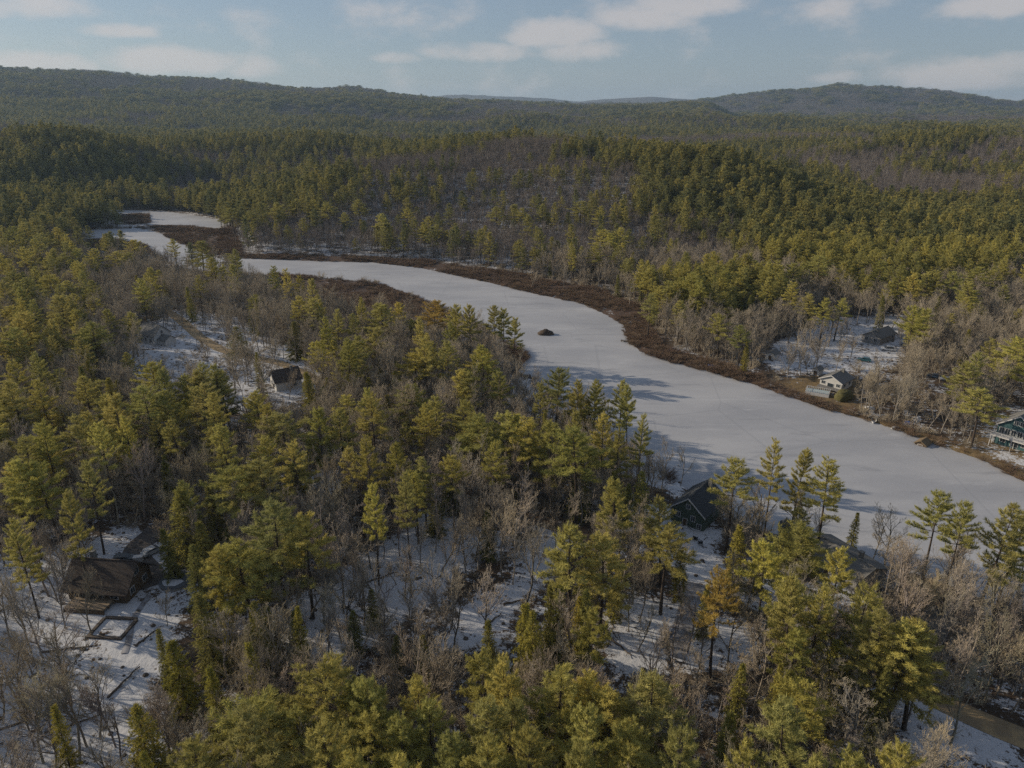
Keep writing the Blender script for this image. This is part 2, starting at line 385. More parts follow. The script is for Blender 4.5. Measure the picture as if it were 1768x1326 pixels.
BIG = make_bare_meshes('broad_form', 3, lambda i: dict(H=[17, 18, 16][i], spread=[.8, .75, .85][i], depth=5, fork=[7, 5, 4, 4, 3], lean=.08, clear=.22))
def bush(H, n, fan, twig):
    P = []
    for k in range(n):
        a = u(0, 6.28); o = np.array([math.cos(a), math.sin(a), 0]) * H * .18 * u(0, 1); d = unit(np.array([math.cos(a) * fan, math.sin(a) * fan, 1.0]) + rng.normal(size=3) * .15); L = H * u(.7, 1.1)
        pts = [o + d * L * q + np.array([0, 0, .0]) + rng.normal(size=3) * H * .03 * q for q in (0, .33, .66, 1)]; P.append((np.array(pts), .03 * H / 2.5, .012))
        for j in range(twig):
            q = u(.3, .95); b_ = o + d * L * q; dd = unit(d + rng.normal(size=3) * .55); l = L * (1.1 - q) * .6; P.append((np.array([b_, b_ + dd * l * .5 + rng.normal(size=3) * .03, b_ + dd * l]), .018 * H / 2.5, .009))
    return P
BUSH = []
for i in range(4):
    v, f = tubes(bush([3.2, 2.6, 4.0, 3.0][i], [16, 22, 14, 18][i], [.6, .8, .45, .7][i], 9), 3); BUSH.append(fast_mesh('bush_form', [(v, f, TWIG)]))
REED = []
for i in range(3):
    v, f = tubes(bush([1.5, 1.2, 1.8][i], 26, .7, 7), 3); REED.append(fast_mesh('brush_form', [(v * np.array([1.5, 1.5, 1]), f, BRUSHM)]))
FARP = make_conifer_meshes('far_pine_form', 6, lambda i: dict(H=22., base=[.3, .2, .4, .25, .3, .35][i], Rmax=[4.8, 4.4, 5.2, 4.2, 4.9, 4.6][i], whorl=2.0, nb=5, shape=pine_shape, droop=.0, tuft=1.0, dens=1.0, detail=7, bend=.2, ragged=.35), FNEEDLE)
FARB = make_bare_meshes('far_bare_form', 4, lambda i: dict(H=[16, 15, 17, 14][i], spread=.65, depth=3, fork=[8, 6, 6], lean=.05, clear=.35), FTWIG)

# ------------------------------------------------------------------ the ground: one sheet to the horizon
def hitp(pts, h=0.0): return [hit(p[0], p[1], h)[:2] for p in pts]
CLEAR = {   # open ground, traced on the photo and laid on the terrain: (outline, snow cover, tree density)
 'yard':    ([(0, 955), (90, 950), (135, 930), (240, 905), (262, 925), (300, 985), (338, 1010), (335, 1050), (285, 1130), (262, 1326), (240, 1420), (-160, 1420), (-150, 960)], .74, .26),
 'lot':     ([(735, 890), (880, 930), (583, 1150), (430, 1087)], .93, .55),
 'track':   ([(1000, 925), (975, 970), (900, 1045), (850, 1120), (765, 1120), (800, 1050), (880, 990), (930, 935), (960, 905)], .80, .05),
 'green':   ([(1060, 890), (1130, 870), (1175, 895), (1235, 910), (1240, 980), (1235, 1010), (1190, 1005), (1130, 960), (1060, 960)], .84, .05),
 'middle':  ([(1050, 1060), (1140, 1030), (1200, 1050), (1310, 1090), (1310, 1150), (1180, 1165), (1060, 1165)], .80, .14),
 'east':    ([(1230, 1000), (1290, 985), (1400, 1010), (1480, 980), (1540, 1000), (1480, 1060), (1350, 1075)], .66, .15),
 'village': ([(230, 580), (300, 535), (400, 545), (560, 640), (550, 690), (420, 715), (300, 690), (220, 650)], .68, .42),
 'hamlet':  ([(1380, 575), (1400, 550), (1560, 545), (1570, 570), (1555, 625), (1500, 655), (1440, 650), (1330, 640), (1320, 610)], .70, .20),
 'lawn':    ([(1380, 650), (1480, 645), (1490, 710), (1440, 720), (1380, 690), (1330, 665)], .22, .0),
 'teal':    ([(1685, 735), (1715, 715), (1790, 700), (1900, 760), (1880, 850), (1768, 820), (1690, 785)], .50, .05),
 'glade':   ([(500, 815), (575, 815), (580, 850), (500, 850)], .8, .1),
 'slope':   ([(1540, 1150), (1640, 1215), (1768, 1275), (1768, 1330), (1600, 1330), (1540, 1240)], .72, .22),
 'shore':   ([(900, 650), (990, 700), (1110, 790), (1190, 840), (1180, 860), (1100, 830), (980, 770), (880, 690)], .85, .35),
 'field':   ([(1470, 201), (1600, 199), (1640, 203), (1520, 205)], .6, .0),
}
CLEARG = {k: (hitp(p), s, d) for k, (p, s, d) in CLEAR.items()}
BRUSH_PX = {
 'near': [(470, 476), (520, 478), (600, 485), (660, 492), (700, 507), (745, 524), (775, 540), (740, 565), (640, 570), (560, 540), (500, 510)],
 'point': [(885, 600), (915, 614), (895, 628), (870, 615)],
 'far': [(380, 440), (460, 440), (640, 445), (740, 452), (860, 470), (960, 490), (1040, 505), (1100, 530), (1130, 580), (1160, 620), (1104, 606), (1086, 590), (1075, 561), (1040, 541), (1000, 523), (930, 508), (860, 491), (800, 477), (720, 461), (640, 452), (450, 446)],
 'marsh': [(255, 391), (330, 392), (400, 398), (420, 440), (345, 440), (300, 420), (280, 400)],
 'east': [(1104, 607), (1160, 605), (1230, 625), (1320, 655), (1400, 690), (1440, 708), (1420, 712), (1380, 694), (1300, 665), (1220, 643), (1160, 628)],
 'islet': [(180, 372), (255, 370), (258, 384), (225, 388), (185, 380)],
 'east_low': [(1420, 706), (1500, 722), (1600, 750), (1700, 785), (1768, 815), (1768, 836), (1700, 798), (1640, 778), (1560, 748), (1500, 729)],
 'dark': [(140, 412), (215, 416), (250, 423), (270, 440), (200, 440), (130, 425)],
}
BRUSHG = {k: flat(p, .5) for k, p in BRUSH_PX.items()}
ROADS = {  # centre line on the photo, width
 'village_road': ([(262, 520), (300, 545), (345, 583), (385, 606), (440, 618), (485, 628), (530, 647), (560, 668)], 4.5),
 'lake_road': ([(1500, 1150), (1560, 1185), (1640, 1222), (1720, 1258), (1800, 1292), (1900, 1335)], 4.6),
 'driveway': ([(285, 905), (245, 940), (225, 962), (258, 990), (270, 1015)], 5.2),
 'lane': ([(900, 893), (945, 908), (1000, 923), (1060, 950)], 4.0),
 'gravel_drive': ([(1205, 1010), (1190, 1050), (1178, 1090), (1165, 1140)], 3.6),
 'yard_path': ([(258, 1030), (248, 1050), (232, 1062), (222, 1085), (228, 1110), (215, 1130)], 1.1),
}
ROADG = {k: (hitp(p), w) for k, (p, w) in ROADS.items()}

xs = [0.0]; st = 2.0
while xs[-1] < 13000: xs.append(xs[-1] + st); st = 2.0 if xs[-1] < 250 else st * 1.04
xs = np.array(sorted([-v for v in xs[1:]] + xs))
ys = [-40.0]; st = 2.0
while ys[-1] < 15000: ys.append(ys[-1] + st); st = 2.0 if ys[-1] < 430 else st * 1.014
ys = np.array(ys)
GX, GY = np.meshgrid(xs, ys); gx, gy = GX.ravel(), GY.ravel(); gzv = ground(gx, gy)
nx, ny = len(xs), len(ys)
I = (np.arange(ny - 1)[:, None] * nx + np.arange(nx - 1)[None, :]).ravel()
Q = np.stack([I, I + 1, I + nx + 1, I + nx], 1)
snow = np.full(gx.shape, .34) + .1 * sstep(20, 80, gy) * 0; tan = np.zeros(gx.shape); red = np.zeros(gx.shape)
rd = sdist(gx, gy, RIVER)
snow = np.where(gy > 420, .48, snow); snow = np.where(gy > 700, .30, snow)
near = (gy < 900) & (np.abs(gx) < 520)
for k, (p, s_, d_) in CLEARG.items():
    if k == 'field':
        w = sstep(60, -40, sdist(gx, gy, p)); snow = snow * (1 - w) + s_ * w; continue
    w = sstep(3.0, -3.0, sdist(gx, gy, p)); snow = snow * (1 - w) + s_ * w
    if k in ('lawn', 'teal'): tan = np.maximum(tan, w * .8)
for k, p in BRUSHG.items():
    w = sstep(4, -2, sdist(gx, gy, p)); snow = snow * (1 - w) + .20 * w; (tan if k == 'east_low' else red)[:] = np.maximum(tan if k == 'east_low' else red, w)
gm = bpy.data.meshes.new('ground')
gm.vertices.add(nx * ny); gm.vertices.foreach_set('co', np.stack([gx, gy, gzv], 1).astype(np.float32).ravel())
gm.loops.add(Q.size); gm.loops.foreach_set('vertex_index', Q.ravel().astype(np.int32))
gm.polygons.add(len(Q)); gm.polygons.foreach_set('loop_start', (np.arange(len(Q)) * 4).astype(np.int32))
gm.polygons.foreach_set('use_smooth', np.ones(len(Q), bool)); gm.update(calc_edges=True)
at = gm.attributes.new('cover', 'FLOAT_COLOR', 'POINT'); at.data.foreach_set('color', np.stack([snow, tan, red, np.ones_like(red)], 1).astype(np.float32).ravel())
m = bpy.data.materials.new('forest_floor'); m.use_nodes = True; t = m.node_tree; b = t.nodes['Principled BSDF']; b.inputs['Roughness'].default_value = .85; b.inputs['Specular IOR Level'].default_value = .15
a = N(t, 'ShaderNodeAttribute', attribute_name='cover'); sp = N(t, 'ShaderNodeSeparateColor'); t.links.new(a.outputs['Color'], sp.inputs[0])
ge = N(t, 'ShaderNodeNewGeometry')
def noise(t, scale, det=4, rough=.55):
    n = N(t, 'ShaderNodeTexNoise'); n.inputs['Scale'].default_value = scale; n.inputs['Detail'].default_value = det; n.inputs['Roughness'].default_value = rough
    t.links.new(ge.outputs['Position'], n.inputs['Vector']); return n.outputs[0]
n1, n2, n3 = noise(t, .12), noise(t, .75, 6, .65), noise(t, 3.0, 3)
litter = mixc(t, ramp(t, n2, .35, .65), (.085, .058, .038), (.050, .040, .030))
litter = mixc(t, sp.outputs[1], litter, mixc(t, ramp(t, n2, .35, .65), (.22, .155, .075), (.12, .085, .045)))
litter = mixc(t, sp.outputs[2], litter, mixc(t, ramp(t, n2, .35, .65), (.10, .062, .042), (.055, .040, .032)))
sm = M(t, 'ADD', M(t, 'MULTIPLY', M(t, 'SUBTRACT', n1, .5), 1.1), M(t, 'MULTIPLY', M(t, 'SUBTRACT', n2, .5), 1.5))
sm = M(t, 'ADD', M(t, 'MULTIPLY', M(t, 'SUBTRACT', n3, .5), .5), sm)
sm = ramp(t, M(t, 'ADD', sp.outputs[0], sm), .42, .62)
snowc = mixc(t, n3, (.47, .48, .51), (.55, .55, .56))
t.links.new(mixc(t, sm, litter, snowc), b.inputs['Base Color'])
bp = N(t, 'ShaderNodeBump'); bp.inputs['Strength'].default_value = .6; bp.inputs['Distance'].default_value = .35; t.links.new(n2, bp.inputs['Height']); t.links.new(bp.outputs[0], b.inputs['Normal'])
gm.materials.append(m)
go = bpy.data.objects.new('ground', gm); COL.objects.link(go); tag(go, 'snow patched woodland floor with brown leaf litter', kind='structure')

# frozen river and pond: level sheets of snow-dusted ice
ICE = bpy.data.materials.new('snowy_ice'); ICE.use_nodes = True; t = ICE.node_tree; b = t.nodes['Principled BSDF']; b.inputs['Roughness'].default_value = .6; b.inputs['Specular IOR Level'].default_value = .25
ge = N(t, 'ShaderNodeNewGeometry'); mpn = N(t, 'ShaderNodeMapping'); mpn.inputs['Scale'].default_value = (.022, .05, 1); mpn.inputs['Rotation'].default_value = (0, 0, .6); t.links.new(ge.outputs['Position'], mpn.inputs[0])
na = N(t, 'ShaderNodeTexNoise'); na.inputs['Scale'].default_value = 1; na.inputs['Detail'].default_value = 6; na.inputs['Roughness'].default_value = .6; t.links.new(mpn.outputs[0], na.inputs[0])
nb_ = noise(t, .9, 5, .6)
c = mixc(t, ramp(t, na.outputs[0], .3, .7), (.31, .315, .335), (.405, .405, .415)); c = mixc(t, M(t, 'MULTIPLY', ramp(t, nb_, .62, .75), .35), c, (.50, .50, .515))
mp2 = N(t, 'ShaderNodeMapping'); mp2.inputs['Scale'].default_value = (.035, .16, 1); mp2.inputs['Rotation'].default_value = (0, 0, -.5); t.links.new(ge.outputs['Position'], mp2.inputs[0])
ns = N(t, 'ShaderNodeTexNoise'); ns.inputs['Scale'].default_value = 1; ns.inputs['Detail'].default_value = 7; ns.inputs['Roughness'].default_value = .65; ns.inputs['Distortion'].default_value = .6; t.links.new(mp2.outputs[0], ns.inputs[0])
c = mixc(t, M(t, 'MULTIPLY', ramp(t, ns.outputs[0], .56, .74), .55), c, (.50, .50, .51)); c = mixc(t, M(t, 'MULTIPLY', ramp(t, ns.outputs[0], .44, .30), .45), c, (.21, .215, .235))
vo = N(t, 'ShaderNodeTexVoronoi', feature='DISTANCE_TO_EDGE'); vo.inputs['Scale'].default_value = .028; t.links.new(ge.outputs['Position'], vo.inputs['Vector'])
c = mixc(t, M(t, 'MULTIPLY', ramp(t, vo.outputs[0], .012, .003), .22), c, (.22, .23, .25))
t.links.new(c, b.inputs['Base Color'])
bp = N(t, 'ShaderNodeBump'); bp.inputs['Strength'].default_value = .25; bp.inputs['Distance'].default_value = .1; t.links.new(nb_, bp.inputs['Height']); t.links.new(bp.outputs[0], b.inputs['Normal'])
def ice(name, label, P, x0, x1, y0, y1):
    mb = MB(); mb.add([(x0, y0, 0), (x1, y0, 0), (x1, y1, 0), (x0, y1, 0)], [(0, 1, 2, 3)])
    return tag(mb.build(name, ICE), label, kind='structure')
fr = [p for p in RIVER]
def offset_poly(P, d):
    P = np.array(P); A = np.roll(P, 1, 0); B = np.roll(P, -1, 0); tdir = unit(B - A); nrm = np.stack([tdir[:, 1], -tdir[:, 0]], 1)
    area = .5 * np.sum(P[:, 0] * B[:, 1] - B[:, 0] * P[:, 1])
    return P + nrm * d * (1 if area > 0 else -1)
for nm, P, lb in (('river', RIVER, 'wide frozen river under a dusting of snow'), ('pond', POND, 'small frozen pond with snow beyond the marsh')):
    O = offset_poly(P, 2.2); mb = MB(); mb.add([(p[0], p[1], 0.0) for p in O], [tuple(range(len(O)))]); tag(mb.build(nm, ICE), lb, kind='structure')

# roads and drives: draped strips
def strip(name, P, w, material, label, lift=.16):
    P = np.array(P); n = max(8, int(sum(np.hypot(*(P[1:] - P[:-1]).T)) / 1.5))
    # Catmull-like smoothing by dense linear sampling then averaging
    d = np.r_[0, np.cumsum(np.hypot(*(P[1:] - P[:-1]).T))]; q = np.linspace(0, d[-1], n)
    C = np.stack([np.interp(q, d, P[:, 0]), np.interp(q, d, P[:, 1])], 1)
    for _ in range(6): C[1:-1] = (C[:-2] + 2 * C[1:-1] + C[2:]) / 4
    T = unit(np.gradient(C, axis=0)); Nn = np.stack([-T[:, 1], T[:, 0]], 1); k = np.linspace(-.5, .5, 6)
    V = C[:, None, :] + Nn[:, None, :] * (k[None, :, None] * w * (1 + .15 * vnoise(q, q * 0, 5, 31))[:, None, None])
    V = V.reshape(-1, 2); z = ground(V[:, 0], V[:, 1]) + lift - .10 * np.abs(np.tile(k, n)) * 2
    mb = MB(); mb.add(np.c_[V, z], [(i * 6 + j, (i + 1) * 6 + j, (i + 1) * 6 + j + 1, i * 6 + j + 1) for i in range(n - 1) for j in range(5)][:])
    mb.f = [f[::-1] for f in mb.f]
    return tag(mb.build(name, material, smooth=True), label, kind='structure')
DIRT = mat('dirt_road', (.36, .26, .14), .95, .4, .5, (.24, .18, .11)); ASPH = mat('old_asphalt', (.075, .065, .06), .9, .3, .7, (.11, .095, .085)); SLUSH = mat('slush', (.30, .30, .32), .8, .3, .6, (.16, .15, .15))
strip('road', ROADG['village_road'][0], 4.5, DIRT, 'tan dirt road through the village clearing')
strip('road', ROADG['lake_road'][0], 4.6, DIRT, 'tan dirt road in the corner by the lake houses')
strip('driveway', ROADG['driveway'][0], 5.2, ASPH, 'dark driveway behind the brown house')
strip('lane', ROADG['lane'][0], 4.0, mat('leafy_lane', (.15, .10, .065), .95, .4, .5), 'brown lane between the trees')
strip('driveway', ROADG['gravel_drive'][0], 3.6, SLUSH, 'grey slushy driveway across the snow')
strip('path', ROADG['yard_path'][0], 1.1, SLUSH, 'trodden path from the brown house')

# ------------------------------------------------------------------ the forest
def scatter(name, label, P, rot, scl, idx, meshes, color=None):
    """one object of uncountable growth: points carrying instances of a few forms"""
    c = bpy.data.collections.new(name + '_forms')
    for i, me in enumerate(meshes):
        o = bpy.data.objects.new('%s_form_%02d' % (name, i), me); c.objects.link(o)
        if color: o.color = color
    me = bpy.data.meshes.new(name); me.vertices.add(len(P)); me.vertices.foreach_set('co', np.asarray(P, np.float32).ravel())
    for nm, ty, key, dat in (('rot', 'FLOAT_VECTOR', 'vector', rot), ('scl', 'FLOAT_VECTOR', 'vector', scl), ('idx', 'INT', 'value', idx)):
        at = me.attributes.new(nm, ty, 'POINT'); at.data.foreach_set(key, np.asarray(dat, np.int32 if ty == 'INT' else np.float32).ravel())
    o = bpy.data.objects.new(name, me); COL.objects.link(o); tag(o, label, name.replace('_', ' '), kind='stuff')
    g = bpy.data.node_groups.new(name, 'GeometryNodeTree')
    g.interface.new_socket('Geometry', in_out='INPUT', socket_type='NodeSocketGeometry'); g.interface.new_socket('Geometry', in_out='OUTPUT', socket_type='NodeSocketGeometry')
    gi = g.nodes.new('NodeGroupInput'); g_o = g.nodes.new('NodeGroupOutput'); ip = g.nodes.new('GeometryNodeInstanceOnPoints')
    ci = g.nodes.new('GeometryNodeCollectionInfo'); ci.inputs['Collection'].default_value = c; ci.inputs['Separate Children'].default_value = True; ci.inputs['Reset Children'].default_value = True
    def na(nm, ty):
        n = g.nodes.new('GeometryNodeInputNamedAttribute'); n.data_type = ty; n.inputs['Name'].default_value = nm; return n.outputs[0]
    er = g.nodes.new('FunctionNodeEulerToRotation')
    L = g.links.new
    L(gi.outputs[0], ip.inputs['Points']); L(ci.outputs[0], ip.inputs['Instance']); ip.inputs['Pick Instance'].default_value = True
    L(na('idx', 'INT'), ip.inputs['Instance Index']); L(na('rot', 'FLOAT_VECTOR'), er.inputs[0]); L(er.outputs[0], ip.inputs['Rotation']); L(na('scl', 'FLOAT_VECTOR'), ip.inputs['Scale'])
    L(ip.outputs[0], g_o.inputs[0])
    md = o.modifiers.new('growth', 'NODES'); md.node_group = g
    return o

# hand placed evergreens: top of the crown and crown width on the photo (1768 x 1326)
PINE_PX = '''66,733,57 130,721,45 165,733,40 189,738,40 9,799,40 71,801,55 142,797,45 392,804,80 439,799,75 496,714,70 467,875,90 519,889,65 415,936,80 411,714,50 552,709,50 590,714,50
425,1215,120 552,1167,100 622,1177,80 646,1173,50 713,1169,60 424,1228,80 749,1228,80 820,1216,80 959,1157,95 876,1133,55 519,1236,80 570,1268,90 638,1232,70 690,1240,70 773,1270,80
991,923,80 959,637,45 936,661,25 997,658,35 1027,658,40 1077,661,40 1092,668,30 1107,715,28 864,644,30 832,607,50 824,715,70 810,644,45 885,715,60 915,719,60 946,726,60 1000,739,75 993,712,25 1046,719,45 1071,742,40
1297,722,60 1272,797,60 1343,760,40 1387,778,40 1153,868,55 1153,919,70 1044,916,75 1377,909,85 1330,936,50 1029,1055,50 1374,1004,62 1137,1177,100 1065,1205,90 1087,1248,80 1022,1220,60 1370,1205,90 1180,1288,60
1627,854,55 1670,870,42 1738,870,60 1767,886,50 1438,790,62 1455,954,45 1383,1008,62 1419,1015,40 1501,1012,65 1523,1062,70 1605,1083,90 1386,1195,90 1386,1098,60
22,391,30 41,387,30 68,404,28 95,394,30 231,416,30 299,413,22 343,416,35 370,445,32 200,435,32 129,430,30 112,438,28 93,449,26 78,476,50 41,482,45 109,486,40 151,486,32 339,476,20 472,459,22 495,465,22 516,476,22 540,482,24
512,513,35 541,516,38 37,544,45 14,530,40 153,560,78 58,577,55 17,567,40 98,588,45 20,656,60 64,656,40 278,635,35 339,642,40 370,628,40 197,683,55 251,669,60 292,679,50 353,669,45 427,693,45 458,700,40 506,706,40 577,591,40 598,585,35 122,723,45 75,730,45 95,510,50
598,367,22 660,370,22 700,360,22 741,374,22 731,388,20 755,388,20 856,357,30 900,360,22 938,354,22 1004,349,30 1036,357,24 1040,398,28 1029,421,30 1057,404,26 1073,394,26 1063,425,26
659,523,55 578,589,38 619,581,45 782,527,26 810,527,24 853,530,30 870,533,30 887,550,26 839,598,45 737,584,40 768,591,45 717,611,55 802,639,50 710,666,60 751,686,40 799,693,50 731,700,45 815,717,60 646,686,60 588,696,45 513,703,40 541,706,40 883,717,35
1123,507,32 1155,487,32 1175,479,32 1195,479,30 1211,459,30 1238,459,30 1254,463,28 1290,463,32 1309,451,32 1325,455,28 1341,451,30 1369,455,32 1393,420,35 1420,444,45 1464,451,30 1488,467,25 1525,453,38 1559,459,25 1583,471,28 1606,471,30 1650,471,32 1690,463,35 1678,487,35 1401,507,30 1428,515,30 1452,515,28 1369,487,30 1282,564,30 1761,586,60 1678,630,55 1701,673,50 1622,713,35 1298,725,50 1640,735,40 1602,535,42
400,360,40 430,365,36 455,352,34 480,350,32 510,345,32 540,345,32 565,350,30 620,345,30 20,470,40 330,830,40 360,740,45 640,755,45 690,770,45 730,790,40 780,790,45 600,770,40 640,830,40 700,820,40 460,760,45 850,760,45 110,850,40 20,900,40
1480,1290,70 1560,1280,60 900,1260,70 330,1290,80 480,1290,90 600,1300,80 700,1295,80 850,1295,70 1000,1290,70 1090,1300,70 1300,1290,60 1420,1300,60'''
HEM_PX = '''302,846,100 349,1026,80 382,1007,42 302,1111,75 434,1111,60 274,1087,34 510,1054,42 439,1035,50 231,1215,90 255,1300,45 844,1073,45 911,1046,72 955,1014,50 999,1030,45 606,1058,32 507,1058,30 642,1022,28 729,1095,36 681,1101,34 495,840,42 961,1015,45 1015,1015,48 1065,997,28 921,1051,60
1280,911,58 1280,1151,52 1366,1162,62 1447,1105,78 1350,1148,55 1480,886,30 1112,817,45 1060,815,40 1085,835,36 1003,790,55 506,557,45 530,640,45 407,564,40 30,600,35 60,700,40 330,940,45 285,915,40 350,900,50 900,790,40 840,880,40 750,860,36 1180,950,30 1220,1010,30 360,1150,60 1530,1150,50 1310,960,40'''
def parse(s): return [tuple(float(k) for k in q.split(',')) for q in s.split()]
trees = []    # (kind, form, x, y, z, scale_xy, scale_z, rz, tint, role)
taken = []
def place_top(px, py, w, forms, hr, base_r, kind, tint=None, role='listed'):
    for attempt in range(12):
        i = int(rng.integers(len(forms))); h = rng.uniform(*hr) * (1.0 if attempt < 8 else .75)
        d = pix_dir(px, py); x, y, z = hit(px, py, h)
        if sdist(np.array([x]), np.array([y]), RIVER)[0] < 1.2: 
            continue
        dep = project([x, y, z + h])[2]
        ws = np.clip(w * dep / FPX / (2 * base_r), .6, 1.6)
        trees.append([kind, i, x, y, z, ws, h / forms[i][3], rng.uniform(0, 6.28), tint, role]); taken.append((x, y, 2.6 * ws)); return True
    return False
SHORE = [(930, 630, 1110, 740), (1260, 715, 1490, 900), (1600, 840, 1768, 900), (770, 515, 900, 560)]
for (px, py, w) in parse(PINE_PX):
    tall = any(a <= px <= c_ and b_ <= py <= e for (a, b_, c_, e) in SHORE)
    if not tall and px < 600 and 540 < py < 830 and w < 60 and rng.random() < .22: continue
    place_top(px, py, w * (1 if py > 840 else .9), PINES, (22, 26) if tall else (17.5, 24), 3.3, 'pine')
for (px, py, w) in parse(HEM_PX): place_top(px, py, w, HEMS, (13, 18) if w > 40 else (8, 12), 3.1, 'hemlock')
place_top(1248, 990, 62, PINES, (21, 21.5), 3.3, 'pine', (1.08, .88, .8), 'orange'); place_top(748, 523, 38, PINES, (20, 22), 3.3, 'pine', (1.0, .82, .85), 'rusty')
# hand placed bare trees: foot of the trunk on the photo and height
BARE_PX = '''1003,905,17 885,1010,21 905,960,17 75,1140,17 55,1130,16 110,1190,18 125,1215,16 30,1210,17 160,1100,15 115,1090,14 200,1290,14 150,1290,16 60,1290,15 20,1110,15 100,1040,14 115,1020,15 160,1000,9 290,1085,8 60,1000,13 10,1020,14 40,960,13 90,985,12
1130,1165,13 1160,1150,14 1186,1130,15 1255,1165,16 1305,1170,17 1210,1160,11 1330,1190,17 1306,1210,17 1240,1085,11 1100,1130,12 1085,1090,12 1160,1200,13
640,985,15 615,1000,15 535,1070,14 560,1080,15 600,1090,14 640,1085,13 670,1060,14 700,1040,14 690,960,15 660,940,14 720,930,14 760,930,15 790,960,15 820,970,15 850,965,15 760,1000,14 640,930,13 590,1115,14 560,1040,13 800,930,14 520,1090,12 575,1130,12
1120,800,12 1140,815,12 1150,820,11 1165,830,12 1175,840,12 1200,850,10 1110,790,12 1085,770,11 1060,755,11 1040,745,10 1010,735,10 985,720,10 950,690,9 930,680,9 1195,835,9
1500,935,13 1520,950,14 1540,958,14 1560,965,14 1575,972,14 1590,980,14 1605,985,13 1480,925,10 1400,925,12 1370,905,13 1350,890,14 1330,880,14 1310,870,13 1725,1040,11 1735,1050,12 1750,1055,12 1620,990,13 1640,1000,13 1465,920,12
1660,1160,14 1690,1200,17 1720,1190,15 1750,1200,16 1640,1100,15 1700,1110,16 1740,1120,15 1600,1130,14 1560,1090,13 1768,1160,15 1630,1210,14 1600,1240,14 1700,1215,18 1745,1235,17.5 1768,1250,18 1655,1190,17 1610,1170,17 1540,1215,17 1560,1260,18 1500,1240,17 1450,1230,17 1640,1290,18 1400,1260,17 1250,1260,17 1190,1250,17 1120,1230,17 1300,1240,18
1230,620,16 1260,625,16 1290,620,16 1200,610,15 1180,600,15 1150,585,16 1170,570,16 1330,600,15 1360,590,15 1410,610,14 1520,720,15 1550,725,16 1500,700,16 1495,708,15 1580,735,13 1600,745,12 1640,760,13 1670,765,12
430,860,14 610,700,12 680,660,12 700,640,13 300,690,12 500,690,12 420,690,11 360,640,12 340,600,12 420,590,12 285,660,11 250,640,11'''
for (px, py, h) in parse(BARE_PX):
    x, y, z = hit(px, py)
    if sdist(np.array([x]), np.array([y]), RIVER)[0] < .8: continue
    F, nm = (BARES, 'bare') if rng.random() < .55 else (THIN, 'thin')
    if h >= 16.5: F, nm = BIG, 'broad'
    i = int(rng.integers(len(F))); s = h / F[i][3]
    trees.append([nm, i, x, y, z, s * rng.uniform(.8, 1.0), s, rng.uniform(0, 6.28), (1.7, 1.65, 1.6) if (px, py) == (885, 1010) else None, 'listed']); taken.append((x, y, 1.5))

# the rest of the wood: sampled over the terrain, kind chosen by what the photo shows there
ZONES = [  # photo ellipse, share of evergreens, density
 (700, 400, 330, 55, .10, 1), (1000, 330, 190, 45, .18, 1), (1150, 440, 110, 55, .08, 1), (1225, 490, 130, 32, .85, 1), (1250, 575, 175, 50, .04, 1), (1550, 400, 260, 65, .85, 1.1), (1300, 330, 190, 35, .8, 1.1), (1650, 590, 170, 60, .05, 1), (1580, 690, 95, 60, .08, 1),
 (260, 490, 170, 38, .04, 1), (430, 520, 160, 50, .04, 1), (60, 560, 110, 110, .22, 1), (90, 420, 110, 45, .25, 1), (640, 640, 90, 60, .12, 1), (300, 740, 300, 60, .10, 1), (150, 810, 200, 60, .08, 1), (290, 800, 100, 45, .1, 1),
 (700, 870, 230, 60, .06, 1.0), (900, 860, 120, 80, .12, 1.1), (500, 1250, 300, 90, .35, .9), (900, 1250, 200, 70, .35, .9), (1150, 1270, 90, 60, .25, .9), (1200, 1230, 110, 70, .08, 1), (1500, 1250, 260, 90, .12, 1), (1650, 1000, 150, 90, .05, 1), (1650, 1150, 150, 90, .06, 1), (140, 340, 150, 40, .5, 1), (60, 340, 120, 40, .7, 1.0)]
KEEP = [(128, 962, 345, 1110), (1168, 835, 1236, 918), (1340, 900, 1362, 935), (1408, 640, 1475, 690), (1728, 722, 1790, 790), (1492, 564, 1545, 592), (244, 556, 300, 600), (468, 634, 520, 678), (1410, 945, 1475, 985), (920, 560, 970, 590), (1510, 592, 1556, 612), (1322, 608, 1345, 622), (1600, 640, 1645, 662), (1400, 632, 1425, 648), (1190, 905, 1240, 1000), (278, 972, 338, 1045), (940, 945, 990, 980), (1060, 1060, 1290, 1140), (200, 905, 262, 950), (1690, 1262, 1768, 1280)]
VIS = [(378, 448), (450, 449), (640, 454), (720, 464), (800, 480), (860, 495), (930, 512), (1000, 526), (1040, 545), (1075, 565), (1086, 595), (1104, 611), (1220, 645), (1300, 668), (1420, 709), (1560, 751), (1700, 801), (1790, 845), (1790, 900), (1700, 880), (1600, 870), (1480, 870), (1420, 780), (1290, 720), (1200, 770), (1120, 725), (1080, 668), (960, 645), (920, 632), (918, 612), (890, 590), (850, 550), (780, 530), (740, 518), (700, 503), (600, 483), (470, 474)]
VISL = [(700, 915), (760, 900), (850, 935), (760, 1010), (600, 1110), (520, 1085), (560, 1030)]
VIST = [(1000, 930), (975, 972), (890, 1055), (840, 1110), (780, 1110), (860, 1030), (930, 965)]
VISV = [(250, 575), (320, 560), (420, 620), (540, 650), (530, 665), (440, 655), (425, 690), (385, 690), (370, 645), (300, 625), (240, 640)]
VISR = [(1540, 1165), (1640, 1205), (1768, 1258), (1768, 1326), (1700, 1295), (1600, 1228)]
VISN = [(270, 408), (300, 415), (380, 447), (380, 468), (330, 458), (290, 440)]
VIS2 = [(145, 404), (165, 398), (240, 396), (275, 405), (285, 420), (262, 418), (215, 414), (150, 412)]
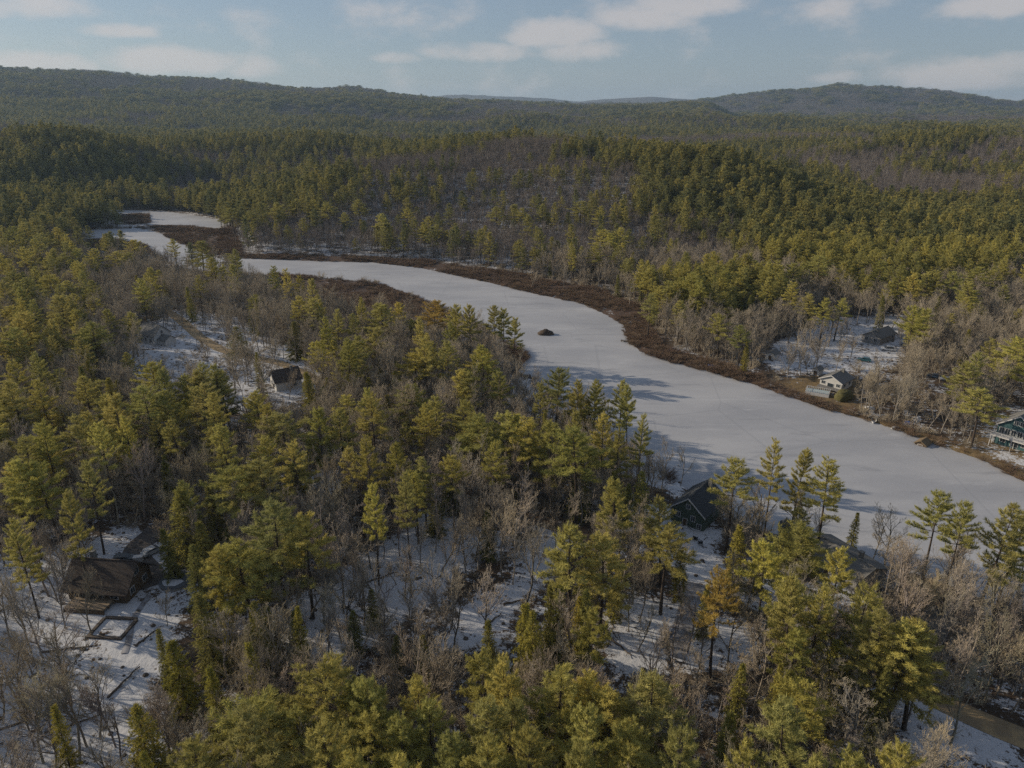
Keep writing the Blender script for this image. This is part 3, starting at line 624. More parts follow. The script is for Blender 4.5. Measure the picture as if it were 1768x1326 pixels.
VIS3 = [(165, 366), (250, 363), (320, 369), (385, 384), (370, 394), (300, 387), (240, 382)]
def cells(y0, y1, sp, half):
    """jittered grid over the wedge the camera sees"""
    gy_ = np.arange(y0, y1, sp); P = []
    for yv in gy_:
        w = yv * half + 70; xv = np.arange(-w, w, sp); P.append(np.stack([xv, np.full(len(xv), yv)], 1))
    P = np.concatenate(P); return P + rng.uniform(-.48, .48, P.shape) * sp
def fill(y0, y1, sp, base_share):
    P = cells(y0, y1, sp, .80); x, y = P[:, 0], P[:, 1]; z = ground(x, y)
    keep = (sdist(x, y, RIVER) > 2.0) & ~((sdist(x, y, POND) < 2) & (y > 400))
    px, py, d = project(np.stack([x, y, z + 14], 1))
    keep &= (px > np.where(y < 260, -480, -170)) & (px < 1940)
    prob = np.ones(len(x)); share = np.full(len(x), 0.0)
    big = (vnoise(x, y, 60, 21) * 1.0 + vnoise(x, y, 190, 22) * 1.1) * np.where(y < 480, .28, np.where(y > 2400, .55, 1.5)) + np.where(y > 900, vnoise(x, y, 520, 23) * .9, 0)
    share = np.clip(np.where(y > 900, base_share + .10, base_share) + big, .02, .97)
    for (cx, cy_, rx, ry, sh, dn) in ZONES:
        w = np.clip(1.25 - ((px - cx) / rx) ** 2 - ((py - cy_) / ry) ** 2, 0, .25) * 4; share = share * (1 - w) + (sh + big * .12) * w; prob *= 1 + (dn - 1) * w
    for k, (pl, s_, d_) in CLEARG.items(): prob = np.where(sdist(x, y, pl) < 0, d_, prob)
    for k, pl in BRUSHG.items(): prob = np.where(sdist(x, y, pl) < 1, .02, prob)
    for k, (pl, w) in ROADG.items(): prob = np.where(edge_dist(x, y, pl, False) < w / 2 + 1.2, 0, prob)
    keep &= rng.random(len(x)) < prob
    if taken and y0 < 700:
        T = np.array(taken); near = np.zeros(len(x), bool)
        for (tx, ty, tr) in T: near |= (x - tx) ** 2 + (y - ty) ** 2 < tr * tr
        keep &= ~near
    pine = rng.random(len(x)) < share; luck = rng.random(len(x))
    for q in (.3, .6, .95, 1.05):   # leave the open views open
        for sx_ in (-.7, 0, .7):
            hh = np.where(pine, 23, 15) * q; rr = np.where(pine, 3.2, 3.4) * sx_
            ax_, ay_, _ = project(np.stack([x + rr, y, z + hh], 1))
            for poly in (VIS, VIS2, VIS3): keep &= ~in_poly(ax_, ay_, poly)
            if y0 < 400:
                for poly, lt in ((VISL, .6), (VIST, .12), (VISV, .5), (VISN, .12), (VISR, .22)): keep &= ~in_poly(ax_, ay_, poly) | (luck < lt)
            for (a, b_, c_, e) in KEEP: keep &= ~((ax_ > a) & (ax_ < c_) & (ay_ > b_) & (ay_ < e))
    return x[keep], y[keep], z[keep], pine[keep], share[keep]
x, y, z, pine, sh = fill(48, 420, 4.0, .03)
for i in range(len(x)):
    if pine[i]:
        if rng.random() < .35: trees.append(['hemlock', int(rng.integers(4)), x[i], y[i], z[i], u(.6, 1.0), u(.55, 1.0), u(0, 6.28), None, 'fill'])
        else: trees.append(['pine', int(rng.integers(8)), x[i], y[i], z[i], u(.55, 1.0), u(.55, .95), u(0, 6.28), None, 'fill'])
    else:
        q = rng.random()
        nm, F = ('bare', BARES) if q < .6 else ('thin', THIN) if q < .9 else ('broad', BIG)
        s = u(.65, 1.05); trees.append([nm, int(rng.integers(len(F))), x[i], y[i], z[i], s * u(.85, 1.1), s, u(0, 6.28), None, 'fill'])
FORMS = {'pine': PINES, 'hemlock': HEMS, 'bare': BARES, 'thin': THIN, 'broad': BIG}

# which trees stand as things of their own: the ones that show largest, up to 290 of a kind; the rest is undergrowth and wood
KIND = {'pine': 'pine_tree', 'hemlock': 'hemlock_tree', 'bare': 'bare_tree', 'thin': 'bare_tree', 'broad': 'bare_tree'}
def shown(t):
    f = FORMS[t[0]]; h = f[t[1]][3] * t[6]; px, py, d = project([t[2], t[3], t[4] + h * .75])
    inside = -10 < px < 1778 and 150 < py < 1345
    return (h * FPX / d * (1.5 if t[9] != 'fill' else 1.0) if inside else -1), px, py
info = [shown(t) for t in trees]
single, rest = [], []
for kind in ('pine_tree', 'hemlock_tree', 'bare_tree'):
    ids = sorted([i for i, t in enumerate(trees) if KIND[t[0]] == kind], key=lambda i: -info[i][0])
    n = sum(1 for i in ids if info[i][0] > 0); n = min(n, 290)
    single += ids[:n]; rest += ids[n:]
LAND = [('the brown roofed house', 195, 1005), ('the green gabled house', 1200, 880), ('the low grey roofed house', 1455, 965), ('the white house on the far shore', 1440, 658), ('the teal house', 1750, 745),
        ('the long grey house in the hamlet', 1515, 580), ('the beaver lodge', 942, 575), ('the white village house with a wing', 270, 580), ('the little white village house', 495, 655), ('the orange pine', 1248, 1030),
        ('the tan corner road', 1680, 1240), ('the brown lane', 950, 910), ('the snowy track', 860, 1040), ('the pines along the bottom edge', 560, 1260), ('the bare thicket at the bottom', 1000, 1270), ('the snowy wooded lot', 650, 1020),
        ('the narrows of the river', 450, 455), ('the marsh pond', 270, 375), ('the wooded point', 870, 570), ('the near river bank', 1080, 730), ('the tall shore pines', 1350, 800), ('the far bank slope', 740, 410), ('the pine knoll across the river', 1230, 490),
        ('the hillside beyond the river', 1550, 430), ('the left edge wood', 60, 560), ('the left slope wood', 130, 790), ('the middle wood', 640, 740), ('the right bank thicket', 1600, 650), ('the shore row of bare trunks', 1570, 930), ('the open yard at lower left', 120, 1170), ('the slushy drive', 1180, 1090), ('the lower right thicket', 1500, 1200), ('the right edge thicket', 1690, 1090), ('the copse above the brown house', 300, 860), ('the dead brush by the lane', 780, 880)]
ORD = 'first second third fourth fifth sixth seventh eighth ninth tenth eleventh twelfth thirteenth fourteenth fifteenth sixteenth seventeenth eighteenth nineteenth twentieth'.split()
TENS = ['', '', 'twenty', 'thirty', 'forty', 'fifty', 'sixty', 'seventy', 'eighty', 'ninety']
def ordinal(n):
    return ORD[n - 1] if n <= 20 else (TENS[n // 10] + ('-' + ORD[n % 10 - 1] if n % 10 else 'th').replace('yth', 'ieth'))
groups = {}
for i in single:
    t = trees[i]; _, px, py = info[i]
    k = min(range(len(LAND)), key=lambda j: (LAND[j][1] - px) ** 2 + ((LAND[j][2] - py) * 1.2) ** 2)
    rel = 'above' if py < LAND[k][2] else 'below'
    groups.setdefault((KIND[t[0]], k, rel), []).append((px, i))
LOOK = {'pine': 'feathery olive pine', 'hemlock': 'dense conical evergreen', 'bare': 'bare grey tree', 'thin': 'thin bare tree', 'broad': 'broad bare tree'}
PLUR = {'pine_tree': 'pines', 'hemlock_tree': 'conical evergreens', 'bare_tree': 'bare trees'}
split = {}
for (kind, k, rel), L in groups.items():     # long lists are told apart by how far above or below the landmark they stand
    if len(L) <= 14: split[(kind, k, rel)] = L; continue
    L = sorted(L, key=lambda q: abs(info[q[1]][2] - LAND[k][2])); nc = -(-len(L) // 12); nm = ['just', 'a little', 'somewhat', 'further', 'well', 'far', 'furthest']
    for c_ in range(nc): split[(kind, k, nm[min(c_, 6)] + ' ' + rel + ('' if c_ < 7 else ' still'))] = L[c_ * 12:(c_ + 1) * 12]
groups = split
for (kind, k, rel), L in groups.items():
    for n, (px, i) in enumerate(sorted(L)):
        t = trees[i]; f = FORMS[t[0]][t[1]]; H = f[3] * t[6]
        tall = 'tall' if H > 21 else 'mid-height' if H > 13 else 'small'
        lab = '%s %s, %s from left, %s %s' % (tall, LOOK[t[0]], ordinal(n + 1), rel, LAND[k][0])
        if len(L) == 1: lab = '%s %s, the only one just %s %s' % (tall, LOOK[t[0]], rel, LAND[k][0])
        if t[9] == 'orange': lab = 'sickly orange needled pine standing over the slushy drive'
        if t[9] == 'rusty': lab = 'rusty brown pine on the wooded point before the river'
        if t[8] and kind == 'bare_tree': lab = 'pale barked tall bare tree beside the brown lane'
        e = empty(kind, (t[2], t[3], t[4] - .15), t[7], lab, 'pine' if t[0] == 'pine' else 'evergreen' if t[0] == 'hemlock' else 'bare tree', {'pine_tree': 'pines of the lakeside wood', 'hemlock_tree': 'dark conical evergreens', 'bare_tree': 'leafless trees of the lakeside wood'}[kind])
        e.scale = (t[5], t[5], t[6])
        lean = .035 if t[0] in ('bare', 'thin', 'broad') else .02
        e.rotation_euler = (rng.normal() * lean, rng.normal() * lean, t[7])
        g_ = rng.uniform(.84, 1.14); tint = t[8] or ((g_ * u(.95, 1.05), g_, g_ * u(.9, 1.12)))
        for nm, me in (('trunk', f[0]), ('crown', f[1])):
            o = bpy.data.objects.new(nm, me); COL.objects.link(o); o.parent = e; o.color = (*tint, 1)
ev = [trees[i] for i in rest if KIND[trees[i][0]] != 'bare_tree']; bt = [trees[i] for i in rest if KIND[trees[i][0]] == 'bare_tree']
def near_stuff(name, label, L, keys):
    off = {}; ms = []
    for k in keys: off[k] = len(ms); ms += [f[2] for f in FORMS[k]]
    scatter(name, label, [(t[2], t[3], t[4] - .15) for t in L], [(0.03 * rng.normal(), .03 * rng.normal(), t[7]) for t in L], [(t[5], t[5], t[6]) for t in L], [off[t[0]] + t[1] for t in L], ms)
near_stuff('evergreen_wood', 'pines and hemlocks filling the near wood', ev, ('pine', 'hemlock'))
near_stuff('bare_wood', 'leafless grey trees filling the near wood', bt, ('bare', 'thin', 'broad'))

# the far wood: single trees, then ever larger clumps, out to the hills
fp, fb = [], []
def far_band(y0, y1, sp, share, s0, s1):
    x, y, z, pine, sh = fill(y0, y1, sp, share)
    for i in range(len(x)):
        s = u(s0, s1)
        (fp if pine[i] else fb).append((x[i], y[i], z[i] - .4, u(0, 6.28), s * u(.9, 1.15), s * u(.85, 1.1)))
far_band(420, 760, 4.5, .20, .48, 1.02)
far_band(760, 1500, 5.8, .42, .45, 1.05)
far_band(1500, 2600, 9.0, .32, .55, 1.15)
far_band(2600, 4800, 19., .07, 1.15, 1.6)
far_band(4800, 7600, 36., .05, 1.3, 1.9)
for nm, lb, L, F in (('far_pine_forest', 'olive pine forest stretching back to the hills', fp, FARP), ('far_bare_forest', 'grey leafless forest stretching back to the hills', fb, FARB)):
    A = np.array(L); big = A[:, 1] > 2600
    sc = np.stack([A[:, 4] * np.where(A[:, 1] > 4800, 5.0, np.where(big, 3.0, np.where(A[:, 1] > 1500, 1.5, 1.0))), A[:, 4] * np.where(A[:, 1] > 4800, 5.0, np.where(big, 3.0, np.where(A[:, 1] > 1500, 1.5, 1.0))), A[:, 5] * np.where(A[:, 1] > 2600, .75, 1)], 1)
    scatter(nm, lb, A[:, :3], np.c_[np.zeros((len(A), 2)), A[:, 3]], sc, rng.integers(0, len(F), len(A)), [f[2] for f in F])
print('TREES', len(trees), 'single', len(single), 'rest', len(rest), 'far', len(fp), len(fb))

# undergrowth in the near wood and the rusty brush of the wet banks
P = cells(45, 440, 3.4, .80); x, y = P[:, 0], P[:, 1]; ok = (sdist(x, y, RIVER) > 1.5) & (rng.random(len(x)) < .62 + vnoise(x, y, 30, 41) * .5)
for k, (pl, s_, d_) in CLEARG.items(): ok &= (sdist(x, y, pl) > 1) | (rng.random(len(x)) < min(.3, d_ * .7))
for k, pl in BRUSHG.items(): ok &= sdist(x, y, pl) > 0
for k, (pl, w) in ROADG.items(): ok &= edge_dist(x, y, pl, False) > w / 2 + 1
px, py, d = project(np.stack([x, y, ground(x, y) + 2], 1)); ok &= (px > -150) & (px < 1920)
for (a, b_, c_, e) in KEEP: ok &= ~((px > a) & (px < c_) & (py > b_) & (py < e + 12))
x, y = x[ok], y[ok]; n = len(x); s_ = u(.5, 1.25, n)
scatter('undergrowth', 'leafless grey brown undergrowth between the trees', np.stack([x, y, ground(x, y) - .1], 1), np.c_[np.zeros((n, 2)), u(0, 6.28, n)], np.stack([s_ * u(.9, 1.3, n), s_ * u(.9, 1.3, n), s_ * u(.8, 1.1, n)], 1), rng.integers(0, 4, n), BUSH)
P = cells(60, 760, 1.35, .80); x, y = P[:, 0], P[:, 1]; dens = np.zeros(len(x))
for k, pl in BRUSHG.items(): dens = np.maximum(dens, np.where(sdist(x, y, pl) < .5, {'east_low': .30, 'east': .7, 'dark': .85}.get(k, .8), 0))
dr = sdist(x, y, RIVER); dens = np.where((dr > -.3) & (dr < 4) & (y > 150), np.maximum(dens, .25), dens); dens = np.where(dr < -.5, 0, dens)
ok = rng.random(len(x)) < dens * np.clip(.9 + vnoise(x, y, 9, 51) * 2.2 + vnoise(x, y, 28, 53) * .9, 0, 1); x, y = x[ok], y[ok]; n = len(x); s_ = u(.5, 1.2, n) * (1 + vnoise(x, y, 14, 52) * .8)
scatter('wetland_brush', 'rusty brown brush along the wet river banks', np.stack([x, y, np.maximum(ground(x, y), -.05)], 1), np.c_[np.zeros((n, 2)), u(0, 6.28, n)], np.stack([s_ * 1.2, s_ * 1.2, s_], 1), rng.integers(0, 3, n), REED)

# ------------------------------------------------------------------ houses
GLASS = mat('window_glass', (.03, .04, .05), .12, .2, 2, spec=.6); WHITE = mat('white_paint', (.56, .55, .54), .6, .12, 3); DECK = mat('deck_boards', (.30, .225, .15), .85, .35, 2.5)
SHINGLE_BROWN = mat('brown_shingles', (.075, .058, .048), .9, .3, 3, bump=.5); SHINGLE_DARK = mat('dark_shingles', (.055, .06, .065), .9, .3, 3, bump=.5); SHINGLE_GREY = mat('grey_shingles', (.17, .165, .155), .9, .25, 3, bump=.5)
WOOD_BROWN = mat('brown_boards', (.13, .09, .055), .85, .35, 3); GREEN = mat('green_siding', (.075, .10, .075), .8, .2, 3); TEAL = mat('teal_siding', (.055, .12, .13), .8, .2, 3); PALE = mat('pale_siding', (.5, .49, .47), .75, .12, 3); GREYS = mat('grey_siding', (.28, .27, .26), .8, .2, 3)
STONE = mat('grey_stone', (.25, .24, .22), .95, .4, 2.5); LOG = mat('weathered_log', (.13, .105, .085), .95, .4, 4); METALM = mat('pale_metal', (.55, .56, .58), .4, .1, 3, metal=.6); RUBBER = mat('black_rubber', (.02, .02, .02), .8, .2, 5)
def place(px, py, name, label, cat, deg, group=None, lift=0.0):
    x, y, z = hit(px, py); return empty(name, (x, y, z + lift), R(deg), label, cat, group)
def house(px, py, deg, label, w, l, h, r, wm, rm, win=(), doors=(), chim=None, trim=None, name='house', cat='house', over=.45):
    e = place(px, py, name, label, cat, deg)
    mb = MB(); mb.prism([(-w / 2, -1.2), (w / 2, -1.2), (w / 2, h), (0, h + r), (-w / 2, h)], -l / 2, l / 2); wl = mb.build('wall', wm, e)
    sl = r / (w / 2); a = w / 2 + over; zl = h - over * sl
    mb = MB(); mb.prism([(-a, zl + .03), (0, h + r + .03), (0, h + r + .27), (-a, zl + .25)], -l / 2 - over, l / 2 + over); mb.prism([(a, zl + .25), (.004, h + r + .272), (.004, h + r + .032), (a, zl + .03)], -l / 2 - over, l / 2 + over); rf = mb.build('roof', rm, e)
    mb = MB(); mb.box((0, 0, h + r + .3), (.3, l + 2 * over - .02, .1)); mb.build('ridge_cap', rm, rf)
    if chim: mb = MB(); mb.box((chim[0], chim[1], h + r + .2), (.8, .8, 2.0)); mb.box((chim[0], chim[1], h + r + 1.26), (.95, .95, .12)); mb.build('chimney', STONE, rf)
    def at(side, q, z, wd, ht, th, off):
        c, d = {'near': ((q, -l / 2 - off, z), (wd, th, ht)), 'far': ((q, l / 2 + off, z), (wd, th, ht)), 'left': ((-w / 2 - off, q, z), (th, wd, ht)), 'right': ((w / 2 + off, q, z), (th, wd, ht))}[side]; mb = MB(); mb.box(c, d); return mb
    for (side, q, z, wd, ht) in win:
        f = at(side, q, z, wd + .24, ht + .24, .10, .04).build('window', trim or WHITE, e); at(side, q, z, wd, ht, .10, .065).build('pane', GLASS, f)
        mb = at(side, q, z, .06, ht, .06, .10); mb.build('muntin', trim or WHITE, f)
    for (side, q, wd, ht) in doors:
        f = at(side, q, ht / 2, wd + .24, ht + .1, .10, .04).build('door', trim or WHITE, e); at(side, q, ht / 2, wd, ht - .1, .10, .07).build('door_panel', GLASS if wd > 1.4 else WOOD_BROWN, f)
    if trim:
        for yy in (-l / 2 - over - .07, l / 2 + over + .07):
            mb = MB(); mb.prism([(-a - .02, zl - .02), (0, h + r - .02), (a + .02, zl - .02), (a + .02, zl + .29), (0, h + r + .31), (-a - .02, zl + .29)], yy - .05, yy + .05); mb.build('trim', trim, e)
    return e
def deck(e, x0, x1, y0, y1, z, m=None, rail=None, posts=True):
    m = m or DECK; mb = MB(); n = max(2, int((x1 - x0) / .3))
    for i in range(n): a = x0 + (x1 - x0) * i / n; mb.box((a + (x1 - x0) / n / 2, (y0 + y1) / 2, z), ((x1 - x0) / n - .03, y1 - y0, .08))
    mb.box(((x0 + x1) / 2, (y0 + y1) / 2, z - .16), (x1 - x0 - .1, y1 - y0 - .1, .22))
    for a in (x0 + .2, (x0 + x1) / 2, x1 - .2):
        for b in (y0 + .2, y1 - .2): mb.box((a, b, z / 2 - .7), (.16, .16, z + .9))
    d = mb.build('deck', m, e)
    if rail:
        mb = MB()
        def run(ax, ay, bx, by):
            L = math.hypot(bx - ax, by - ay); k = max(2, int(L / .35)); rz = math.atan2(by - ay, bx - ax)
            mb.box(((ax + bx) / 2, (ay + by) / 2, z + 1.0), (L, .09, .07), rz); mb.box(((ax + bx) / 2, (ay + by) / 2, z + .2), (L, .05, .05), rz)
            for i in range(k + 1): mb.box((ax + (bx - ax) * i / k, ay + (by - ay) * i / k, z + .56), (.06, .06, .88) if i % 4 else (.11, .11, 1.0), rz)
        run(x0, y0, x1, y0); run(x0, y0 + .1, x0, y1); run(x1, y0 + .1, x1, y1); mb.build('railing', rail, d)
    return d
# brown house, lower left
e = house(194, 1020, 84, 'brown wooden house with long dark shingle roof and tan deck', 8.2, 11.6, 2.9, 3.5, WOOD_BROWN, SHINGLE_BROWN, [('left', -3.5, 1.5, 1.4, 1.2), ('left', 3.6, 1.5, 1.4, 1.2), ('near', -2, 1.5, 1.2, 1.2), ('near', 2, 1.5, 1.2, 1.2), ('near', 0, 4.4, 1.3, 1.2)], [('left', 0, 2.2, 2.1)], (1.0, 3.0), over=.9)
deck(e, -7.6, -4.2, -3.6, 4.2, 1.0)
mb = MB(); mb.box((-7.68, .3, .35), (.12, 8.0, .8)); mb.build('skirt', WOOD_BROWN, e)
# green house by the river
e = house(1203, 893, -38, 'dark green gabled house with dark roof and white trim', 8.2, 11.5, 4.0, 3.4, GREEN, SHINGLE_DARK, [('near', -2.3, 2.6, 1.0, 1.3), ('near', 1.4, 2.6, 1.0, 1.3), ('near', 0, 5.3, .9, 1.1), ('near', 3.0, 1.1, 1.0, 1.1), ('left', -2, 2.4, 1.1, 1.2), ('left', 2, 2.4, 1.1, 1.2), ('right', 0, 2.4, 1.1, 1.2)], [('near', -.5, 1.0, 2.0)], (1.2, 3.4), WHITE)
# white house on the far shore
e = house(1442, 668, -48, 'white lakeside house with grey gable roof and low deck', 7.6, 8.4, 3.0, 1.9, PALE, SHINGLE_GREY, [('near', -2.6, 2.0, 1.2, 1.0), ('near', 2.6, 2.0, 1.2, 1.0), ('right', -2, 1.8, 1.2, 1.1), ('right', 2, 1.8, 1.2, 1.1)], [('near', 0, 2.0, 2.2)], (0.8, 2.5), WHITE)
deck(e, -3.7, 3.7, -6.5, -4.3, .9, mat('grey_deck', (.22, .21, .20), .9, .3, 3), None)
# teal house at the right edge
e = house(1762, 765, -52, 'tall teal house with white trim, long row of windows and railed balcony', 10.0, 11.5, 5.6, 3.8, TEAL, SHINGLE_GREY, [('near', q, 4.0, 1.15, 1.7) for q in (-3.8, -2.3, -.8, .8, 2.3, 3.8)] + [('near', -.75, 7.2, 1.0, 1.2), ('near', .75, 7.2, 1.0, 1.2), ('near', -3, 1.3, 1.3, 1.3), ('near', 2.5, 1.3, 1.3, 1.3), ('left', -3, 4, 1.1, 1.5), ('left', 2, 4, 1.1, 1.5)], [('near', 0, 1.8, 2.1)], (1.5, 3), WHITE)
deck(e, -5.6, 5.6, -8.6, -5.86, 2.9, WHITE, WHITE)
# the hamlet behind the white house
e = house(1516, 588, -52, 'long low grey house among the hamlet clearing', 7.2, 13.0, 2.8, 2.0, GREYS, SHINGLE_GREY, [('near', -1.8, 1.7, 1.2, 1.2), ('near', 1.8, 1.7, 1.2, 1.2), ('left', -5, 1.7, 1.3, 1.1), ('left', 0, 1.7, 1.3, 1.1), ('left', 5, 1.7, 1.3, 1.1), ('right', 4, 1.7, 1.3, 1.1)], [('left', 2.6, 1.0, 2.0)], (1, -4))
# village on the left
e = house(268, 590, 62, 'white village house with steep grey roof and low side wing', 7.6, 10.0, 3.9, 3.3, PALE, SHINGLE_GREY, [('near', -1.6, 1.8, 1.0, 1.3), ('near', 1.6, 1.8, 1.0, 1.3), ('near', 0, 4.8, .9, 1.1), ('left', -3, 1.9, 1.1, 1.2), ('left', 0, 1.9, 1.1, 1.2), ('left', 3, 1.9, 1.1, 1.2)], [('near', 3.0, .95, 2.0)], (.9, 3))
mb = MB(); mb.prism([(-2.4, -1), (2.4, -1), (2.4, 2.4), (0, 3.8), (-2.4, 2.4)], -9.6, -5.06); wg = mb.build('wing', PALE, e)
mb = MB(); mb.prism([(-2.8, 2.2), (0, 3.85), (2.8, 2.2), (2.8, 2.4), (0, 4.05), (-2.8, 2.4)], -10.0, -5.5); mb.build('wing_roof', SHINGLE_GREY, wg)
e = house(495, 668, -58, 'little white house with brown roof by the dirt road', 7.4, 8.6, 3.4, 2.9, PALE, SHINGLE_BROWN, [('near', -1.8, 1.9, 1.0, 1.2), ('near', 1.8, 1.9, 1.0, 1.2), ('near', 0, 4.3, .9, 1.0), ('left', -2, 1.8, 1.1, 1.1), ('right', 2, 1.8, 1.1, 1.1)], [('near', 0, .95, 2.0)], (1, 2))
# grey roofs under the trees on the right
e = house(1452, 985, 28, 'broad low house with pale grey roof behind the pines', 9.5, 14.0, 2.9, 1.7, GREYS, SHINGLE_GREY, [('near', -2, 1.6, 1.3, 1.1), ('near', 2, 1.6, 1.3, 1.1), ('left', -4, 1.6, 1.3, 1.1), ('left', 4, 1.6, 1.3, 1.1), ('right', 0, 1.6, 1.3, 1.1)], [('left', 0, 1.0, 2.0)], (1.2, -3))
e = house(1640, 1112, 35, 'grey cottage half hidden by the thicket at the right', 8.0, 10.0, 2.8, 2.4, GREYS, SHINGLE_GREY, [('near', -2, 1.6, 1.1, 1.1), ('near', 2, 1.6, 1.1, 1.1), ('left', 0, 1.6, 1.3, 1.1)], [('right', 0, 1.0, 2.0)], None)
SHED_BLUE = mat('blue_grey_boards', (.15, .18, .22), .85, .2, 3)
e = house(1354, 930, -20, 'narrow blue grey shed beside the shore pines', 2.8, 3.6, 2.8, 1.1, SHED_BLUE, SHINGLE_DARK, [('near', -.8, 1.7, .5, .5)], [('near', .4, .9, 1.9)], name='shed', cat='shed', over=.25)
e = house(1411, 646, -48, 'small white shed on the lawn behind the white house', 2.6, 3.4, 2.0, .8, PALE, SHINGLE_GREY, [('left', .8, 1.3, .5, .5)], [('near', 0, 1.2, 1.7)], name='shed', cat='shed', over=.2)
house(1333, 620, -40, 'pale low shed between the hamlet and the far bank brush', 3.6, 5.0, 2.2, .9, PALE, SHINGLE_GREY, [('left', 1, 1.4, .6, .6)], [('near', 0, 1.2, 1.8)], name='shed', cat='shed', over=.25)
house(1575, 596, -50, 'small grey outbuilding at the right of the long grey house', 4.6, 6.0, 2.4, 1.3, GREYS, SHINGLE_GREY, [('left', 1.5, 1.5, .8, .7)], [('near', 0, 1.8, 2.0)], name='outbuilding', cat='outbuilding', over=.3)
e = house(1592, 772, -50, 'low brown boathouse dug into the far bank', 3.0, 3.8, 1.3, .9, WOOD_BROWN, mat('tan_shingles', (.20, .145, .085), .9, .3, 3), [('left', 0, .8, .5, .4)], [('near', 0, 1.2, 1.2)], name='boathouse', cat='boathouse', over=.3)

# ------------------------------------------------------------------ yard things
def car(px, py, deg, label, col, name='parked_car', van=False, cat='car'):
    e = place(px, py, name, label, cat, deg); P = mat('car_paint', col, .35, .05, 2, spec=.5); L = 4.6 if not van else 5.2
    top = 1.45 if not van else 2.0
    prof = [(-L / 2, .35), (L / 2, .35), (L / 2 + .05, .75), (L / 2 - .9, .95), (-L / 2 + .1, .98), (-L / 2 - .05, .7)]
    mb = MB(); mb.prism(prof, -.88, .88); b = mb.build('body', P, e)
    cab = [(-L / 2 + .3, .98), (L / 2 - 1.3, .97), (L / 2 - 1.95, top - .05), (L / 2 - 2.1, top), (-L / 2 + .8, top), (-L / 2 + .6, top - .06)]
    mb = MB(); mb.prism(cab, -.78, .78); mb.build('cabin', P, e)
    mb = MB(); mb.prism([(-L / 2 + .75, 1.05), (L / 2 - 1.5, 1.05), (L / 2 - 2.0, top - .12), (-L / 2 + .95, top - .12)], -.795, .795); mb.build('side_window', GLASS, e)
    mb = MB(); mb.add([(L / 2 - 1.28, -.7, 1.0), (L / 2 - 1.28, .7, 1.0), (L / 2 - 1.9, .66, top - .08), (L / 2 - 1.9, -.66, top - .08)], [(0, 1, 2, 3)]); mb.v[0][:, 0] += .03; mb.build('windscreen', GLASS, e)
    for sx_ in (-L / 2 + .85, L / 2 - .85):
        for sy in (-.86, .86):
            mb = MB(); mb.tube([(sx_, sy - .11, .34), (sx_, sy + .11, .34)], .34, 12); w_ = mb.build('wheel', RUBBER, e); mb = MB(); mb.tube([(sx_, sy - .125, .34), (sx_, sy + .125, .34)], .19, 10); mb.build('rim', METALM, w_)
    for sy in (-.6, .6): mb = MB(); mb.box((L / 2 + .04, sy, .68), (.06, .3, .14)); mb.build('headlight', METALM, e)
    return e
car(216, 969, 10, 'dark car with pale roof parked behind the brown house', (.09, .10, .11))
car(266, 958, 55, 'silver car parked by the dark driveway under the evergreens', (.42, .43, .44))
car(1533, 606, 160, 'white van parked below the long grey house', (.68, .68, .68), 'parked_van', True, 'van')
car(1492, 624, 150, 'teal car parked in shade behind the white house', (.05, .16, .18))
car(1612, 652, 150, 'dark blue car parked deep in the right bank thicket', (.05, .08, .13))
car(1634, 658, 165, 'pale grey car parked beside the dark blue one in the thicket', (.45, .45, .46))
SNOW = mat('settled_snow', (.52, .53, .55), .8, .06, 2)
e = place(240, 970, 'utility_box', 'bright white lidded box standing at the brown house gable', 'box', 14)
mb = MB(); mb.box((0, 0, .55), (1.7, 1.0, 1.1)); mb.build('body', WHITE, e); mb = MB(); mb.box((0, 0, 1.16), (1.85, 1.15, .1)); mb.build('lid', WHITE, e)
e = place(304, 1010, 'round_pool', 'round covered pool beside the brown house, half under snow', 'pool', 0)
mb = MB(); a_ = np.linspace(0, 6.283, 33)[:-1]; mb.tube([(0, 0, -.6), (0, 0, .55)], 2.9, 32); mb.build('pool_wall', GREYS, e)
mb = MB(); mb.tube([(0, 0, .55), (0, 0, .6)], 2.98, 32); mb.tube([(0, 0, .603), (0, 0, .615)], 2.75, 32); mb.build('cover', mat('pool_cover', (.12, .13, .14), .8, .3, 1), e)
mb = MB(); v = [(1.9 * math.cos(q) * (1 + .2 * math.sin(3 * q)) - .3, 1.3 * math.sin(q) * (1 + .2 * math.cos(2 * q)) - .8, .64) for q in a_]; mb.add(v + [(-.3, -.8, .74)], [(i, (i + 1) % 32, 32) for i in range(32)]); mb.build('snow_patch', SNOW, e, True)
e = place(196, 1088, 'garden_bed', 'rectangular timber edged garden bed in the snow below the deck', 'garden bed', -4)
for c_, d_ in (((0, -2.6, .12), (6.6, .55, .5)), ((0, 2.6, .12), (6.0, .55, .5)), ((-3.05, 0, .12), (.55, 4.65, .5)), ((3.05, 0, .12), (.55, 4.65, .5))): mb = MB(); mb.box(c_, d_); mb.build('edge_board', LOG, e)
